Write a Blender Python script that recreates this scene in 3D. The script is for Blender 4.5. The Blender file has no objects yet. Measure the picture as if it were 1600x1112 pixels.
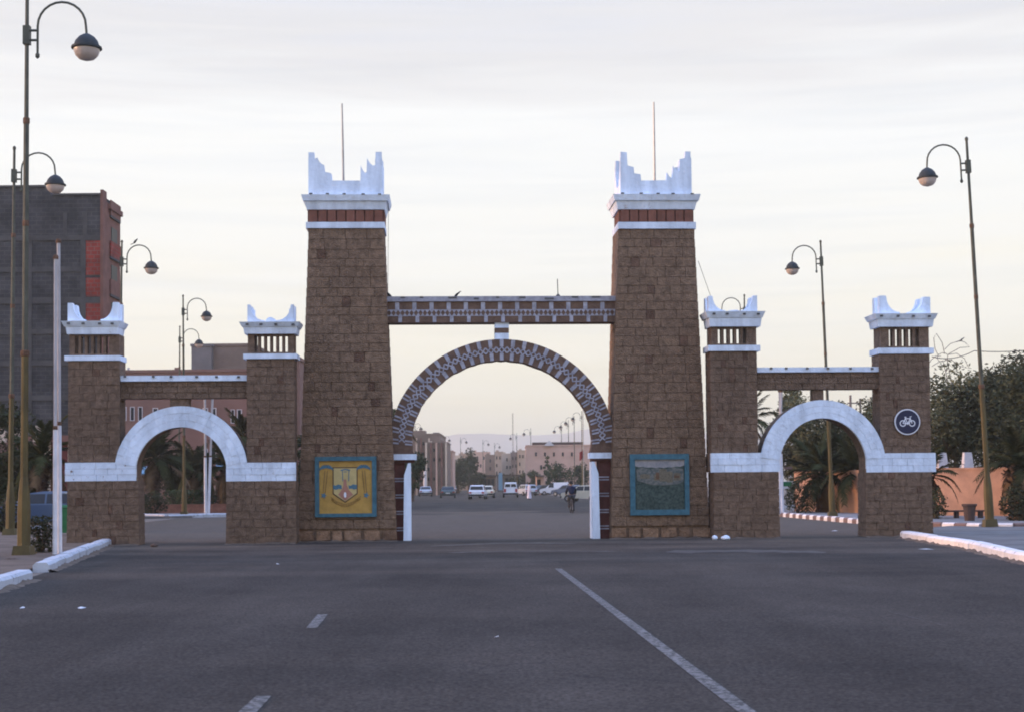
import bpy, bmesh, math, random
from mathutils import Matrix, Vector
random.seed(7)
R = math.radians
PI = math.pi
scene = bpy.context.scene
C = scene.collection

# ------------------------------------------------------------------ camera
FPX = 2400.0                       # focal length in pixels of the 1600 px wide photograph
EYE = 1.6
PITCH = R(2.0)
ROLL = R(-0.5)
SHIFT = 200.0 - FPX * math.tan(PITCH)
cam_d = bpy.data.cameras.new('camera')
cam = bpy.data.objects.new('camera', cam_d)
C.objects.link(cam)
scene.camera = cam
cam_d.sensor_width = 36.0
cam_d.lens = FPX / 1600 * 36.0
cam_d.shift_y = SHIFT / 1600
cam_d.clip_start = 0.1
cam_d.clip_end = 20000
CROT = Matrix.Rotation(PI / 2 + PITCH, 3, 'X') @ Matrix.Rotation(ROLL, 3, 'Z')
cam.matrix_world = Matrix.Translation((0, 0, EYE)) @ CROT.to_4x4()
cam_d.dof.use_dof = True
cam_d.dof.focus_distance = 40
cam_d.dof.aperture_fstop = 4.0

# ------------------------------------------------------------------ sky
SUN_EL, SUN_AZ = R(9.0), R(-87)     # azimuth measured from +Y towards +X: low, on the left
w = bpy.data.worlds.new('World')
scene.world = w
w.use_nodes = True
nt = w.node_tree
nt.nodes.clear()
out = nt.nodes.new('ShaderNodeOutputWorld')
bg = nt.nodes.new('ShaderNodeBackground')
bg.inputs['Strength'].default_value = 0.1
sky = nt.nodes.new('ShaderNodeTexSky')
sky.sky_type = 'NISHITA'
sky.sun_disc = False
sky.sun_elevation = SUN_EL
sky.sun_rotation = SUN_AZ
sky.dust_density = 2.0
tc = nt.nodes.new('ShaderNodeTexCoord')
nrm = nt.nodes.new('ShaderNodeVectorMath'); nrm.operation = 'NORMALIZE'
nt.links.new(tc.outputs['Generated'], nrm.inputs[0])
sep = nt.nodes.new('ShaderNodeSeparateXYZ')
nt.links.new(nrm.outputs[0], sep.inputs[0])
# streaky high cloud: noise stretched along the horizon
mp = nt.nodes.new('ShaderNodeMapping')
mp.inputs['Scale'].default_value = (2.2, 2.2, 26)
mp.inputs['Rotation'].default_value = (R(2), R(-3), 0)
nt.links.new(nrm.outputs[0], mp.inputs[0])
ns = nt.nodes.new('ShaderNodeTexNoise')
ns.inputs['Scale'].default_value = 1.6
ns.inputs['Detail'].default_value = 5
ns.inputs['Roughness'].default_value = 0.5
ns.inputs['Distortion'].default_value = 0.6
nt.links.new(mp.outputs[0], ns.inputs['Vector'])
ma = nt.nodes.new('ShaderNodeMath'); ma.operation = 'MULTIPLY_ADD'
ma.inputs[1].default_value = 0.12
nt.links.new(ns.outputs['Fac'], ma.inputs[0])
sb = nt.nodes.new('ShaderNodeMath'); sb.operation = 'SUBTRACT'; sb.inputs[1].default_value = 0.06
nt.links.new(sep.outputs['Z'], sb.inputs[0])
nt.links.new(sb.outputs[0], ma.inputs[2])
rp = nt.nodes.new('ShaderNodeValToRGB')
els = rp.color_ramp.elements
stops = [(0.0, (1.02, .935, .71)), (0.05, (1.0, .93, .75)), (0.105, (.97, .935, .835)), (0.16, (.955, .945, .905)), (0.22, (.945, .945, .935)),
         (0.28, (.80, .785, .79)), (0.34, (.74, .76, .84)), (0.6, (.78, 1.08, 1.95)), (1.0, (.84, 1.22, 2.3))]
while len(els) < len(stops):
    els.new(0.5)
for e, (p, c) in zip(els, stops):
    e.position = p
    e.color = (*c, 1)
nt.links.new(ma.outputs[0], rp.inputs[0])
mul = nt.nodes.new('ShaderNodeVectorMath'); mul.operation = 'SCALE'; mul.inputs['Scale'].default_value = 10.0
# thin blue-grey bands of higher cloud
mp2 = nt.nodes.new('ShaderNodeMapping'); mp2.inputs['Scale'].default_value = (3.0, 3.0, 60); mp2.inputs['Rotation'].default_value = (R(-3), R(4), R(30))
nt.links.new(nrm.outputs[0], mp2.inputs[0])
ns2 = nt.nodes.new('ShaderNodeTexNoise'); ns2.inputs['Scale'].default_value = 1.2; ns2.inputs['Detail'].default_value = 6; ns2.inputs['Roughness'].default_value = .55; ns2.inputs['Distortion'].default_value = .4
nt.links.new(mp2.outputs[0], ns2.inputs['Vector'])
mr_ = nt.nodes.new('ShaderNodeMapRange'); mr_.inputs['From Min'].default_value = .45; mr_.inputs['From Max'].default_value = .72; mr_.inputs['To Max'].default_value = .48
nt.links.new(ns2.outputs['Fac'], mr_.inputs['Value'])
mxc = nt.nodes.new('ShaderNodeMix'); mxc.data_type = 'RGBA'; mxc.blend_type = 'MULTIPLY'; mxc.inputs['B'].default_value = (.84, .87, .915, 1)
nt.links.new(mr_.outputs[0], mxc.inputs['Factor']); nt.links.new(rp.outputs[0], mxc.inputs['A'])
nt.links.new(mxc.outputs['Result'], mul.inputs[0])
mx = nt.nodes.new('ShaderNodeMix'); mx.data_type = 'RGBA'
mx.inputs['Factor'].default_value = 0.94       # thin overcast over the clear sky
nt.links.new(sky.outputs[0], mx.inputs['A'])
nt.links.new(mul.outputs[0], mx.inputs['B'])
nt.links.new(mx.outputs['Result'], bg.inputs['Color'])
nt.links.new(bg.outputs[0], out.inputs['Surface'])

sun_d = bpy.data.lights.new('sun', 'SUN')
sun_d.energy = 3.4
sun_d.angle = R(14)
sun_d.color = (1.0, .58, .34)
sun = bpy.data.objects.new('sun', sun_d)
C.objects.link(sun)
sd = Vector((math.sin(SUN_AZ) * math.cos(SUN_EL), math.cos(SUN_AZ) * math.cos(SUN_EL), math.sin(SUN_EL)))
sun.rotation_euler = sd.to_track_quat('Z', 'Y').to_euler()
sun.location = (-30, 20, 30)

vs = scene.view_settings
vs.view_transform = 'Standard'
vs.look = 'None'
vs.exposure = 0.18
vs.gamma = 1.0
vs.use_curve_mapping = False
scene.render.engine = 'CYCLES'
cy = scene.cycles
cy.max_bounces = 6
cy.diffuse_bounces = 3
cy.glossy_bounces = 3
cy.transmission_bounces = 4
cy.volume_bounces = 3
cy.transparent_max_bounces = 8
cy.use_denoising = True
cy.filter_width = 1.9

# ------------------------------------------------------------------ helpers
CP = Vector((0, 0, EYE))
def ray(px, py):
    return CROT @ Vector(((px - 800) / FPX, (556 - py + SHIFT) / FPX, -1))
def at(px, py, Y):
    d = ray(px, py)
    return CP + d * (Y / d.y)
def gnd(px, py, z=0.0):
    d = ray(px, py)
    return CP + d * ((z - EYE) / d.z)
def S(Y):
    return Y / FPX                  # metres per photograph pixel at distance Y

WL = {}
def props(o, label=None, cat=None, group=None, kind=None):
    if label: o['label'] = label
    if cat: o['category'] = cat
    if group: o['group'] = group
    if kind: o['kind'] = kind
    return o
def thing(name, label, cat, loc=(0, 0, 0), rz=0, group=None):
    o = bpy.data.objects.new(name, None)
    o.empty_display_size = 0.3
    C.objects.link(o)
    o.location = loc
    o.rotation_euler = (0, 0, rz)
    WL[o] = Vector(loc)
    return props(o, label, cat, group)

class MB:
    def __init__(self):
        self.v, self.f = [], []
    def add(self, vs_, fs):
        n = len(self.v)
        self.v.extend([tuple(p) for p in vs_])
        self.f.extend([tuple(i + n for i in f) for f in fs])
        return self
    def box(self, c, s, rz=0, top=None):
        x, y, z = s[0] / 2, s[1] / 2, s[2] / 2
        tx, ty = (top if top else (1, 1))
        p = [(-x, -y, -z), (x, -y, -z), (x, y, -z), (-x, y, -z),
             (-x * tx, -y * ty, z), (x * tx, -y * ty, z), (x * tx, y * ty, z), (-x * tx, y * ty, z)]
        if rz:
            cs, sn = math.cos(rz), math.sin(rz)
            p = [(a * cs - b * sn, a * sn + b * cs, d) for a, b, d in p]
        p = [(a + c[0], b + c[1], d + c[2]) for a, b, d in p]
        return self.add(p, [(0, 3, 2, 1), (4, 5, 6, 7), (0, 1, 5, 4), (1, 2, 6, 5), (2, 3, 7, 6), (3, 0, 4, 7)])
    def ext(self, x0, x1, y0, y1, z0, z1):
        return self.box(((x0 + x1) / 2, (y0 + y1) / 2, (z0 + z1) / 2), (x1 - x0, y1 - y0, z1 - z0))
    def prism(self, poly, y0, y1):
        """polygon in XZ (counter-clockwise seen from -Y) extruded along Y"""
        n = len(poly)
        vs_ = [(x, y0, z) for x, z in poly] + [(x, y1, z) for x, z in poly]
        fs = [tuple(range(n)), tuple(range(2 * n - 1, n - 1, -1))]
        fs += [(i, i + n, (i + 1) % n + n, (i + 1) % n) for i in range(n)]
        return self.add(vs_, fs)
    def prism_x(self, poly, x0, x1):
        """polygon in YZ extruded along X"""
        n = len(poly)
        vs_ = [(x0, y, z) for y, z in poly] + [(x1, y, z) for y, z in poly]
        fs = [tuple(range(n - 1, -1, -1)), tuple(range(n, 2 * n))]
        fs += [(i, (i + 1) % n, (i + 1) % n + n, i + n) for i in range(n)]
        return self.add(vs_, fs)
    def flat(self, poly, y0, y1):
        return self.prism(poly, y0, y1)
    def tube(self, pts, rad, n=8, cap=True):
        pts = [Vector(p) for p in pts]
        if not hasattr(rad, '__len__'):
            rad = [rad] * len(pts)
        up = None
        rings = []
        for i, p in enumerate(pts):
            a = pts[max(i - 1, 0)]; b = pts[min(i + 1, len(pts) - 1)]
            t = (b - a).normalized()
            if up is None:
                up = Vector((0, 1, 0)) if abs(t.y) < 0.9 else Vector((1, 0, 0))
            u = t.cross(up).normalized()
            up = u.cross(t).normalized()
            rings.append([p + (u * math.cos(2 * PI * k / n) + up * math.sin(2 * PI * k / n)) * rad[i] for k in range(n)])
        vs_ = [q for r_ in rings for q in r_]
        fs = []
        for i in range(len(pts) - 1):
            for k in range(n):
                k2 = (k + 1) % n
                fs.append((i * n + k, i * n + k2, (i + 1) * n + k2, (i + 1) * n + k))
        if cap:
            fs.append(tuple(range(n - 1, -1, -1)))
            fs.append(tuple((len(pts) - 1) * n + k for k in range(n)))
        return self.add(vs_, fs)
    def lathe(self, prof, c=(0, 0, 0), n=16):
        """profile of (radius, z)"""
        vs_, fs = [], []
        for r_, z in prof:
            for k in range(n):
                a = 2 * PI * k / n
                vs_.append((c[0] + r_ * math.cos(a), c[1] + r_ * math.sin(a), c[2] + z))
        for i in range(len(prof) - 1):
            for k in range(n):
                k2 = (k + 1) % n
                fs.append((i * n + k, i * n + k2, (i + 1) * n + k2, (i + 1) * n + k))
        fs.append(tuple(range(n - 1, -1, -1)))
        fs.append(tuple((len(prof) - 1) * n + k for k in range(n)))
        return self.add(vs_, fs)
    def disc(self, c, r_, y0, y1, n=20, rz=None):
        """cylinder with its axis along Y"""
        poly = [(c[0] + (r_ if rz is None else r_) * math.cos(2 * PI * k / n), c[1] + (r_ if rz is None else rz) * math.sin(2 * PI * k / n)) for k in range(n)]
        return self.prism(poly, y0, y1)
    def line(self, pts, wd, y0, y1):
        """flat strip in XZ along a polyline"""
        for (a, b) in zip(pts[:-1], pts[1:]):
            a = Vector(a); b = Vector(b); t = (b - a)
            if t.length < 1e-6: continue
            t.normalize(); nn = Vector((-t.y, t.x)) * wd / 2
            q = [a - nn, b - nn, b + nn, a + nn]
            self.prism([(p.x, p.y) for p in q], y0, y1)
        return self
    def mesh(self, name, mat, off=(0, 0, 0), smooth=False):
        me = bpy.data.meshes.new(name)
        o = Vector(off)
        me.from_pydata([(a - o.x, b - o.y, c_ - o.z) for a, b, c_ in self.v], [], self.f)
        if smooth:
            me.shade_smooth() if hasattr(me, 'shade_smooth') else None
            try: me.set_sharp_from_angle(angle=R(40))
            except Exception: pass
        me.materials.append(mat)
        return me
    def build(self, name, mat, parent=None, local=False, smooth=False):
        off = (0, 0, 0)
        if parent is not None and not local:
            off = WL.get(parent, Vector((0, 0, 0)))
        o = bpy.data.objects.new(name, self.mesh(name, mat, off, smooth))
        C.objects.link(o)
        if parent is not None:
            o.parent = parent
            WL[o] = Vector(off) if not local else Vector((0, 0, 0))
        else:
            WL[o] = Vector((0, 0, 0))
        return o
def link_copy(o, parent, **kw):
    c = o.copy()
    C.objects.link(c)
    c.parent = parent
    for k, v_ in kw.items(): setattr(c, k, v_)
    return c
def copy_tree(o, parent=None):
    c = o.copy()
    C.objects.link(c)
    c.parent = parent
    for ch in list(o.children):
        copy_tree(ch, c)
    return c

# ------------------------------------------------------------------ materials
def mat(name, col, rough=.85, var=.25, scale=5.0, bump=0.0, rand=0.0, metal=0.0, spec=.25, detail=5, stretch=(1, 1, 1), col2=None, lo=.35, hi=.65, fine=0.0):
    m = bpy.data.materials.new(name)
    m.use_nodes = True
    n = m.node_tree
    b = n.nodes['Principled BSDF']
    b.inputs['Roughness'].default_value = rough
    b.inputs['Metallic'].default_value = metal
    b.inputs['Specular IOR Level'].default_value = spec
    geo = n.nodes.new('ShaderNodeNewGeometry')
    mpn = n.nodes.new('ShaderNodeMapping'); mpn.inputs['Scale'].default_value = stretch
    n.links.new(geo.outputs['Position'], mpn.inputs[0])
    nz = n.nodes.new('ShaderNodeTexNoise')
    nz.inputs['Scale'].default_value = scale
    nz.inputs['Detail'].default_value = detail
    nz.inputs['Roughness'].default_value = .62
    n.links.new(mpn.outputs[0], nz.inputs['Vector'])
    rmp = n.nodes.new('ShaderNodeMapRange')
    rmp.inputs['From Min'].default_value = lo; rmp.inputs['From Max'].default_value = hi
    n.links.new(nz.outputs['Fac'], rmp.inputs['Value'])
    mxn = n.nodes.new('ShaderNodeMix'); mxn.data_type = 'RGBA'
    c2 = col2 if col2 else tuple(min(1, x * (1 + var)) for x in col)
    c1 = col if col2 else tuple(x * (1 - var) for x in col)
    mxn.inputs['A'].default_value = (*c1, 1); mxn.inputs['B'].default_value = (*c2, 1)
    n.links.new(rmp.outputs[0], mxn.inputs['Factor'])
    last = mxn.outputs['Result']
    if rand:
        oi = n.nodes.new('ShaderNodeObjectInfo')
        hs = n.nodes.new('ShaderNodeHueSaturation')
        mr = n.nodes.new('ShaderNodeMapRange')
        mr.inputs['To Min'].default_value = 1 - rand; mr.inputs['To Max'].default_value = 1 + rand
        n.links.new(oi.outputs['Random'], mr.inputs['Value'])
        n.links.new(mr.outputs[0], hs.inputs['Value'])
        n.links.new(last, hs.inputs['Color'])
        last = hs.outputs[0]
    if fine:
        nf = n.nodes.new('ShaderNodeTexNoise'); nf.inputs['Scale'].default_value = 45; nf.inputs['Detail'].default_value = 3
        n.links.new(geo.outputs['Position'], nf.inputs['Vector'])
        mr2 = n.nodes.new('ShaderNodeMapRange'); mr2.inputs['From Min'].default_value = .3; mr2.inputs['From Max'].default_value = .7
        mr2.inputs['To Min'].default_value = 1 - fine; mr2.inputs['To Max'].default_value = 1 + fine
        n.links.new(nf.outputs['Fac'], mr2.inputs['Value'])
        hs2 = n.nodes.new('ShaderNodeHueSaturation')
        n.links.new(mr2.outputs[0], hs2.inputs['Value']); n.links.new(last, hs2.inputs['Color'])
        last = hs2.outputs[0]
    n.links.new(last, b.inputs['Base Color'])
    if bump:
        bn = n.nodes.new('ShaderNodeBump'); bn.inputs['Strength'].default_value = bump; bn.inputs['Distance'].default_value = .05
        nb = n.nodes.new('ShaderNodeTexNoise'); nb.inputs['Scale'].default_value = scale * 4; nb.inputs['Detail'].default_value = 6
        n.links.new(geo.outputs['Position'], nb.inputs['Vector'])
        n.links.new(nb.outputs['Fac'], bn.inputs['Height'])
        n.links.new(bn.outputs[0], b.inputs['Normal'])
    return m

def ramp_mat(name, stops_, rough=.9, scale=7, bump=.5, spec=.2):
    """stone with a colour drawn per block"""
    m = mat(name, (.2, .2, .2), rough, bump=bump, scale=scale, spec=spec)
    n = m.node_tree; b = n.nodes['Principled BSDF']
    oi = n.nodes.new('ShaderNodeObjectInfo')
    r_ = n.nodes.new('ShaderNodeValToRGB')
    e = r_.color_ramp.elements
    while len(e) < len(stops_): e.new(.5)
    for k, (p, c) in zip(e, stops_):
        k.position = p; k.color = (*c, 1)
    n.links.new(oi.outputs['Random'], r_.inputs[0])
    nz = [x for x in n.nodes if x.type == 'TEX_NOISE'][0]
    mr = n.nodes.new('ShaderNodeMapRange'); mr.inputs['From Min'].default_value = .3; mr.inputs['From Max'].default_value = .7
    mr.inputs['To Min'].default_value = .62; mr.inputs['To Max'].default_value = 1.34
    n.links.new(nz.outputs['Fac'], mr.inputs['Value'])
    hs = n.nodes.new('ShaderNodeHueSaturation')
    # broad weathering over the whole wall
    g2 = n.nodes.new('ShaderNodeNewGeometry'); n2 = n.nodes.new('ShaderNodeTexNoise'); n2.inputs['Scale'].default_value = .9; n2.inputs['Detail'].default_value = 5
    n.links.new(g2.outputs['Position'], n2.inputs['Vector'])
    m2 = n.nodes.new('ShaderNodeMapRange'); m2.inputs['From Min'].default_value = .3; m2.inputs['From Max'].default_value = .7; m2.inputs['To Min'].default_value = .88; m2.inputs['To Max'].default_value = 1.12
    n.links.new(n2.outputs['Fac'], m2.inputs['Value'])
    mm = n.nodes.new('ShaderNodeMath'); mm.operation = 'MULTIPLY'
    n.links.new(mr.outputs[0], mm.inputs[0]); n.links.new(m2.outputs[0], mm.inputs[1]); mr = mm
    n.links.new(mr.outputs[0], hs.inputs['Value']); n.links.new(r_.outputs[0], hs.inputs['Color'])
    n.links.new(hs.outputs[0], b.inputs['Base Color'])
    return m

def brick_mat(name, c1, c2, mortar, bw, bh, rough=.9, axis='XZ', bump=.6):
    m = bpy.data.materials.new(name); m.use_nodes = True
    n = m.node_tree; b = n.nodes['Principled BSDF']; b.inputs['Roughness'].default_value = rough
    b.inputs['Specular IOR Level'].default_value = .2
    geo = n.nodes.new('ShaderNodeNewGeometry')
    sp = n.nodes.new('ShaderNodeSeparateXYZ'); n.links.new(geo.outputs['Position'], sp.inputs[0])
    ad = n.nodes.new('ShaderNodeMath'); ad.operation = 'ADD'
    n.links.new(sp.outputs['X'], ad.inputs[0]); n.links.new(sp.outputs['Y'], ad.inputs[1])
    cb = n.nodes.new('ShaderNodeCombineXYZ')
    n.links.new(ad.outputs[0], cb.inputs[0]); n.links.new(sp.outputs['Z'], cb.inputs[1])
    br = n.nodes.new('ShaderNodeTexBrick')
    br.inputs['Scale'].default_value = 1; br.inputs['Brick Width'].default_value = bw; br.inputs['Row Height'].default_value = bh
    br.inputs['Mortar Size'].default_value = bh * .09
    br.inputs['Color1'].default_value = (*c1, 1); br.inputs['Color2'].default_value = (*c2, 1); br.inputs['Mortar'].default_value = (*mortar, 1)
    n.links.new(cb.outputs[0], br.inputs['Vector'])
    nz = n.nodes.new('ShaderNodeTexNoise'); nz.inputs['Scale'].default_value = 1.3; nz.inputs['Detail'].default_value = 6
    n.links.new(geo.outputs['Position'], nz.inputs['Vector'])
    mr = n.nodes.new('ShaderNodeMapRange'); mr.inputs['From Min'].default_value = .3; mr.inputs['From Max'].default_value = .7
    mr.inputs['To Min'].default_value = .7; mr.inputs['To Max'].default_value = 1.3
    n.links.new(nz.outputs['Fac'], mr.inputs['Value'])
    hs = n.nodes.new('ShaderNodeHueSaturation'); n.links.new(mr.outputs[0], hs.inputs['Value']); n.links.new(br.outputs['Color'], hs.inputs['Color'])
    n.links.new(hs.outputs[0], b.inputs['Base Color'])
    bn = n.nodes.new('ShaderNodeBump'); bn.inputs['Strength'].default_value = bump; bn.inputs['Distance'].default_value = .02; bn.invert = True
    n.links.new(br.outputs['Fac'], bn.inputs['Height']); n.links.new(bn.outputs[0], b.inputs['Normal'])
    return m

def asphalt_mat():
    m = bpy.data.materials.new('asphalt'); m.use_nodes = True
    n = m.node_tree; b = n.nodes['Principled BSDF']
    b.inputs['Roughness'].default_value = .95; b.inputs['Specular IOR Level'].default_value = .02
    geo = n.nodes.new('ShaderNodeNewGeometry')
    def noise(scale, detail=5, stretch=None, rough=.6):
        z = n.nodes.new('ShaderNodeTexNoise'); z.inputs['Scale'].default_value = scale; z.inputs['Detail'].default_value = detail; z.inputs['Roughness'].default_value = rough
        if stretch:
            q = n.nodes.new('ShaderNodeMapping'); q.inputs['Scale'].default_value = stretch
            n.links.new(geo.outputs['Position'], q.inputs[0]); n.links.new(q.outputs[0], z.inputs['Vector'])
        else:
            n.links.new(geo.outputs['Position'], z.inputs['Vector'])
        return z.outputs['Fac']
    def rng(v, a, b_, c=0.0, d=1.0):
        q = n.nodes.new('ShaderNodeMapRange'); q.inputs['From Min'].default_value = a; q.inputs['From Max'].default_value = b_
        q.inputs['To Min'].default_value = c; q.inputs['To Max'].default_value = d; n.links.new(v, q.inputs['Value']); return q.outputs[0]
    def math_(op, a, b_):
        q = n.nodes.new('ShaderNodeMath'); q.operation = op
        for i, v in enumerate((a, b_)):
            if isinstance(v, (int, float)): q.inputs[i].default_value = v
            else: n.links.new(v, q.inputs[i])
        return q.outputs[0]
    def mix(f, a, b_):
        q = n.nodes.new('ShaderNodeMix'); q.data_type = 'RGBA'; n.links.new(f, q.inputs['Factor'])
        for k, v in (('A', a), ('B', b_)):
            if isinstance(v, tuple): q.inputs[k].default_value = (*v, 1)
            else: n.links.new(v, q.inputs[k])
        return q.outputs['Result']
    base = mix(rng(noise(.35, 6, (1, .35, 1)), .35, .65), (.046, .039, .033), (.070, .059, .049))
    tyre = mix(rng(noise(.55, 4, (1, .02, 1)), .5, .66, 0, .4), base, (.038, .032, .027))
    # blown sand: lies where the traffic does not sweep it, thickest round the gate
    sp = n.nodes.new('ShaderNodeSeparateXYZ'); n.links.new(geo.outputs['Position'], sp.inputs[0])
    near = rng(sp.outputs['Y'], 24, 42)
    far = rng(sp.outputs['Y'], 95, 46)
    zone = math_('MULTIPLY', near, rng(sp.outputs['Y'], 110, 62, .35, 1))
    sand = math_('MULTIPLY', rng(noise(.3, 6, (.3, 1.1, 1)), .42, .66), math_('ADD', math_('MULTIPLY', zone, .7), .12))
    pw_ = n.nodes.new('ShaderNodeTexNoise'); pw_.inputs['Scale'].default_value = .16; pw_.inputs['Detail'].default_value = 3
    n.links.new(geo.outputs['Position'], pw_.inputs['Vector'])
    yy_ = math_('ADD', sp.outputs['Y'], math_('MULTIPLY', math_('SUBTRACT', pw_.outputs['Fac'], .5), 70))
    blown = math_('MULTIPLY', rng(sp.outputs['Y'], 43.2, 45.5), rng(yy_, 92, 84, .1, .75))
    sand = math_('MAXIMUM', sand, blown)
    dusty = mix(sand, tyre, (.135, .105, .080))
    # chippings
    chip = math_('MULTIPLY', rng(noise(24, 3, None, .75), .3, .7, .5, 1.6), math_('MULTIPLY', rng(noise(7, 4, None, .7), .3, .7, .86, 1.16), rng(noise(1.4, 5, (1, .5, 1), .65), .32, .68, .93, 1.08)))
    hs = n.nodes.new('ShaderNodeHueSaturation'); n.links.new(chip, hs.inputs['Value']); n.links.new(dusty, hs.inputs['Color'])
    # hairline cracks
    vo = n.nodes.new('ShaderNodeTexVoronoi'); vo.feature = 'DISTANCE_TO_EDGE'; vo.inputs['Scale'].default_value = .22
    q = n.nodes.new('ShaderNodeVectorMath'); q.operation = 'ADD'
    nz = n.nodes.new('ShaderNodeTexNoise'); nz.inputs['Scale'].default_value = .9; nz.inputs['Detail'].default_value = 5
    n.links.new(geo.outputs['Position'], nz.inputs['Vector'])
    n.links.new(geo.outputs['Position'], q.inputs[0]); n.links.new(nz.outputs['Color'], q.inputs[1])
    n.links.new(q.outputs[0], vo.inputs['Vector'])
    crack = math_('MULTIPLY', rng(vo.outputs['Distance'], .004, .0015), rng(noise(.12, 2), .5, .62, 0, .55))
    colr = mix(crack, hs.outputs[0], (.024, .023, .023))
    n.links.new(colr, b.inputs['Base Color'])
    bn = n.nodes.new('ShaderNodeBump'); bn.inputs['Strength'].default_value = .5; bn.inputs['Distance'].default_value = .012
    n.links.new(noise(60, 4), bn.inputs['Height']); n.links.new(bn.outputs[0], b.inputs['Normal'])
    return m

def worn_mat(name, col, under, amount=.5, scale=9, rough=.8):
    """paint with chips down to what is under it"""
    m = mat(name, col, rough, var=.1, scale=2.5, bump=.25)
    n = m.node_tree; b = n.nodes['Principled BSDF']
    src = b.inputs['Base Color'].links[0].from_socket
    geo = [x for x in n.nodes if x.type == 'NEW_GEOMETRY'][0]
    nz = n.nodes.new('ShaderNodeTexNoise'); nz.inputs['Scale'].default_value = scale; nz.inputs['Detail'].default_value = 8; nz.inputs['Roughness'].default_value = .7
    n.links.new(geo.outputs['Position'], nz.inputs['Vector'])
    mr = n.nodes.new('ShaderNodeMapRange'); mr.inputs['From Min'].default_value = 1 - amount; mr.inputs['From Max'].default_value = 1 - amount + .06
    n.links.new(nz.outputs['Fac'], mr.inputs['Value'])
    q = n.nodes.new('ShaderNodeMix'); q.data_type = 'RGBA'; q.inputs['B'].default_value = (*under, 1)
    n.links.new(mr.outputs[0], q.inputs['Factor']); n.links.new(src, q.inputs['A']); n.links.new(q.outputs['Result'], b.inputs['Base Color'])
    return m

def glass_mat(name, col=(.02, .025, .03)):
    return mat(name, col, .25, var=.1, spec=.35)

M = {}
M['stone'] = ramp_mat('gate_stone', [(0, (.204, .131, .083)), (.3, (.219, .141, .090)), (.6, (.209, .134, .086)), (1, (.228, .148, .094))], bump=1.0)
M['stone_dark'] = ramp_mat('dark_red_stone', [(0, (.145, .082, .052)), (.5, (.12, .068, .045)), (1, (.165, .096, .062))], bump=.9)
M['base_stone'] = ramp_mat('footing_stone', [(0, (.23, .142, .086)), (.5, (.28, .168, .10)), (1, (.18, .108, .068))], scale=5, bump=.9)
M['side_stone'] = ramp_mat('side_gate_stone', [(0, (.166, .108, .071)), (.35, (.182, .119, .079)), (.7, (.171, .111, .074)), (1, (.189, .124, .083))], bump=.8)
M['mortar'] = mat('mortar', (.175, .112, .071), .95, bump=.4)
M['white'] = mat('white_limewash', (.70, .77, .85), .9, var=.17, scale=2.4, stretch=(1, 1, .22), bump=.4, rand=.05, col2=None)
def add_chips(m, under, amount, scale):
    n = m.node_tree; b = n.nodes['Principled BSDF']; src = b.inputs['Base Color'].links[0].from_socket
    g_ = n.nodes.new('ShaderNodeNewGeometry'); z = n.nodes.new('ShaderNodeTexNoise'); z.inputs['Scale'].default_value = scale; z.inputs['Detail'].default_value = 8; z.inputs['Roughness'].default_value = .72
    n.links.new(g_.outputs['Position'], z.inputs['Vector'])
    r_ = n.nodes.new('ShaderNodeMapRange'); r_.inputs['From Min'].default_value = 1 - amount; r_.inputs['From Max'].default_value = 1 - amount + .1; r_.inputs['To Max'].default_value = .75
    n.links.new(z.outputs['Fac'], r_.inputs['Value'])
    q = n.nodes.new('ShaderNodeMix'); q.data_type = 'RGBA'; q.inputs['B'].default_value = (*under, 1)
    n.links.new(r_.outputs[0], q.inputs['Factor']); n.links.new(src, q.inputs['A']); n.links.new(q.outputs['Result'], b.inputs['Base Color'])
add_chips(M['white'], (.36, .32, .29), .37, 3.5)
M['white_old'] = worn_mat('chipped_limewash', (.70, .77, .85), (.2, .13, .1), .40, 7)
M['white_line'] = mat('painted_white_brick', (.36, .35, .385), .85, var=.25, scale=6, rand=.08)
M['terra'] = mat('terracotta_paint', (.20, .082, .055), .85, var=.2, scale=3, rand=.12, bump=.2)
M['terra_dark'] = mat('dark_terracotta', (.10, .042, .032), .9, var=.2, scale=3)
M['arch_brown'] = mat('arch_brown_render', (.150, .092, .064), .9, var=.2, scale=4, bump=.4)
M['pier_red'] = mat('ox_red_paint', (.115, .046, .036), .85, var=.2, scale=4)
M['blue_frame'] = mat('blue_tiles', (.05, .135, .17), .5, var=.2, scale=8)
M['yellow'] = mat('emblem_yellow', (.46, .27, .065), .7, var=.12, scale=5)
M['pale_yellow'] = mat('emblem_pale_yellow', (.52, .40, .17), .7, var=.1)
M['emblem_blue'] = mat('emblem_blue', (.08, .17, .22), .7, var=.25, scale=30)
M['emblem_pink'] = mat('emblem_pink', (.40, .19, .13), .7, var=.1)
M['emblem_line'] = mat('emblem_brown_line', (.13, .08, .04), .7, var=.1)
M['asphalt'] = asphalt_mat()
M['drift'] = mat('blown_sand', (.13, .095, .068), .97, var=.3, scale=3, bump=.4, fine=.2)
M['ground'] = mat('dusty_earth', (.21, .155, .115), .95, var=.25, scale=.8, bump=.4)
M['paving'] = mat('pavement_concrete', (.20, .185, .17), .9, var=.2, scale=1.2, bump=.3, rand=.1, fine=.1)
M['paving_earth'] = mat('trodden_earth_paving', (.12, .088, .066), .95, var=.3, scale=1.1, bump=.4, fine=.15)
M['paving_grey'] = mat('grey_pavement', (.125, .118, .11), .9, var=.25, scale=.9, bump=.3, rand=.12, fine=.1)
M['kerb_white'] = worn_mat('kerb_white_paint', (.76, .70, .65), (.28, .25, .22), .40, 4)  # right-hand kerbs: warm low sunlight tinted into the white
M['kerb_shaded'] = worn_mat('shaded_kerb_paint', (.47, .48, .50), (.22, .20, .18), .42, 4)  # left kerbs: same white paint, blue shade put into its colour
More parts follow.
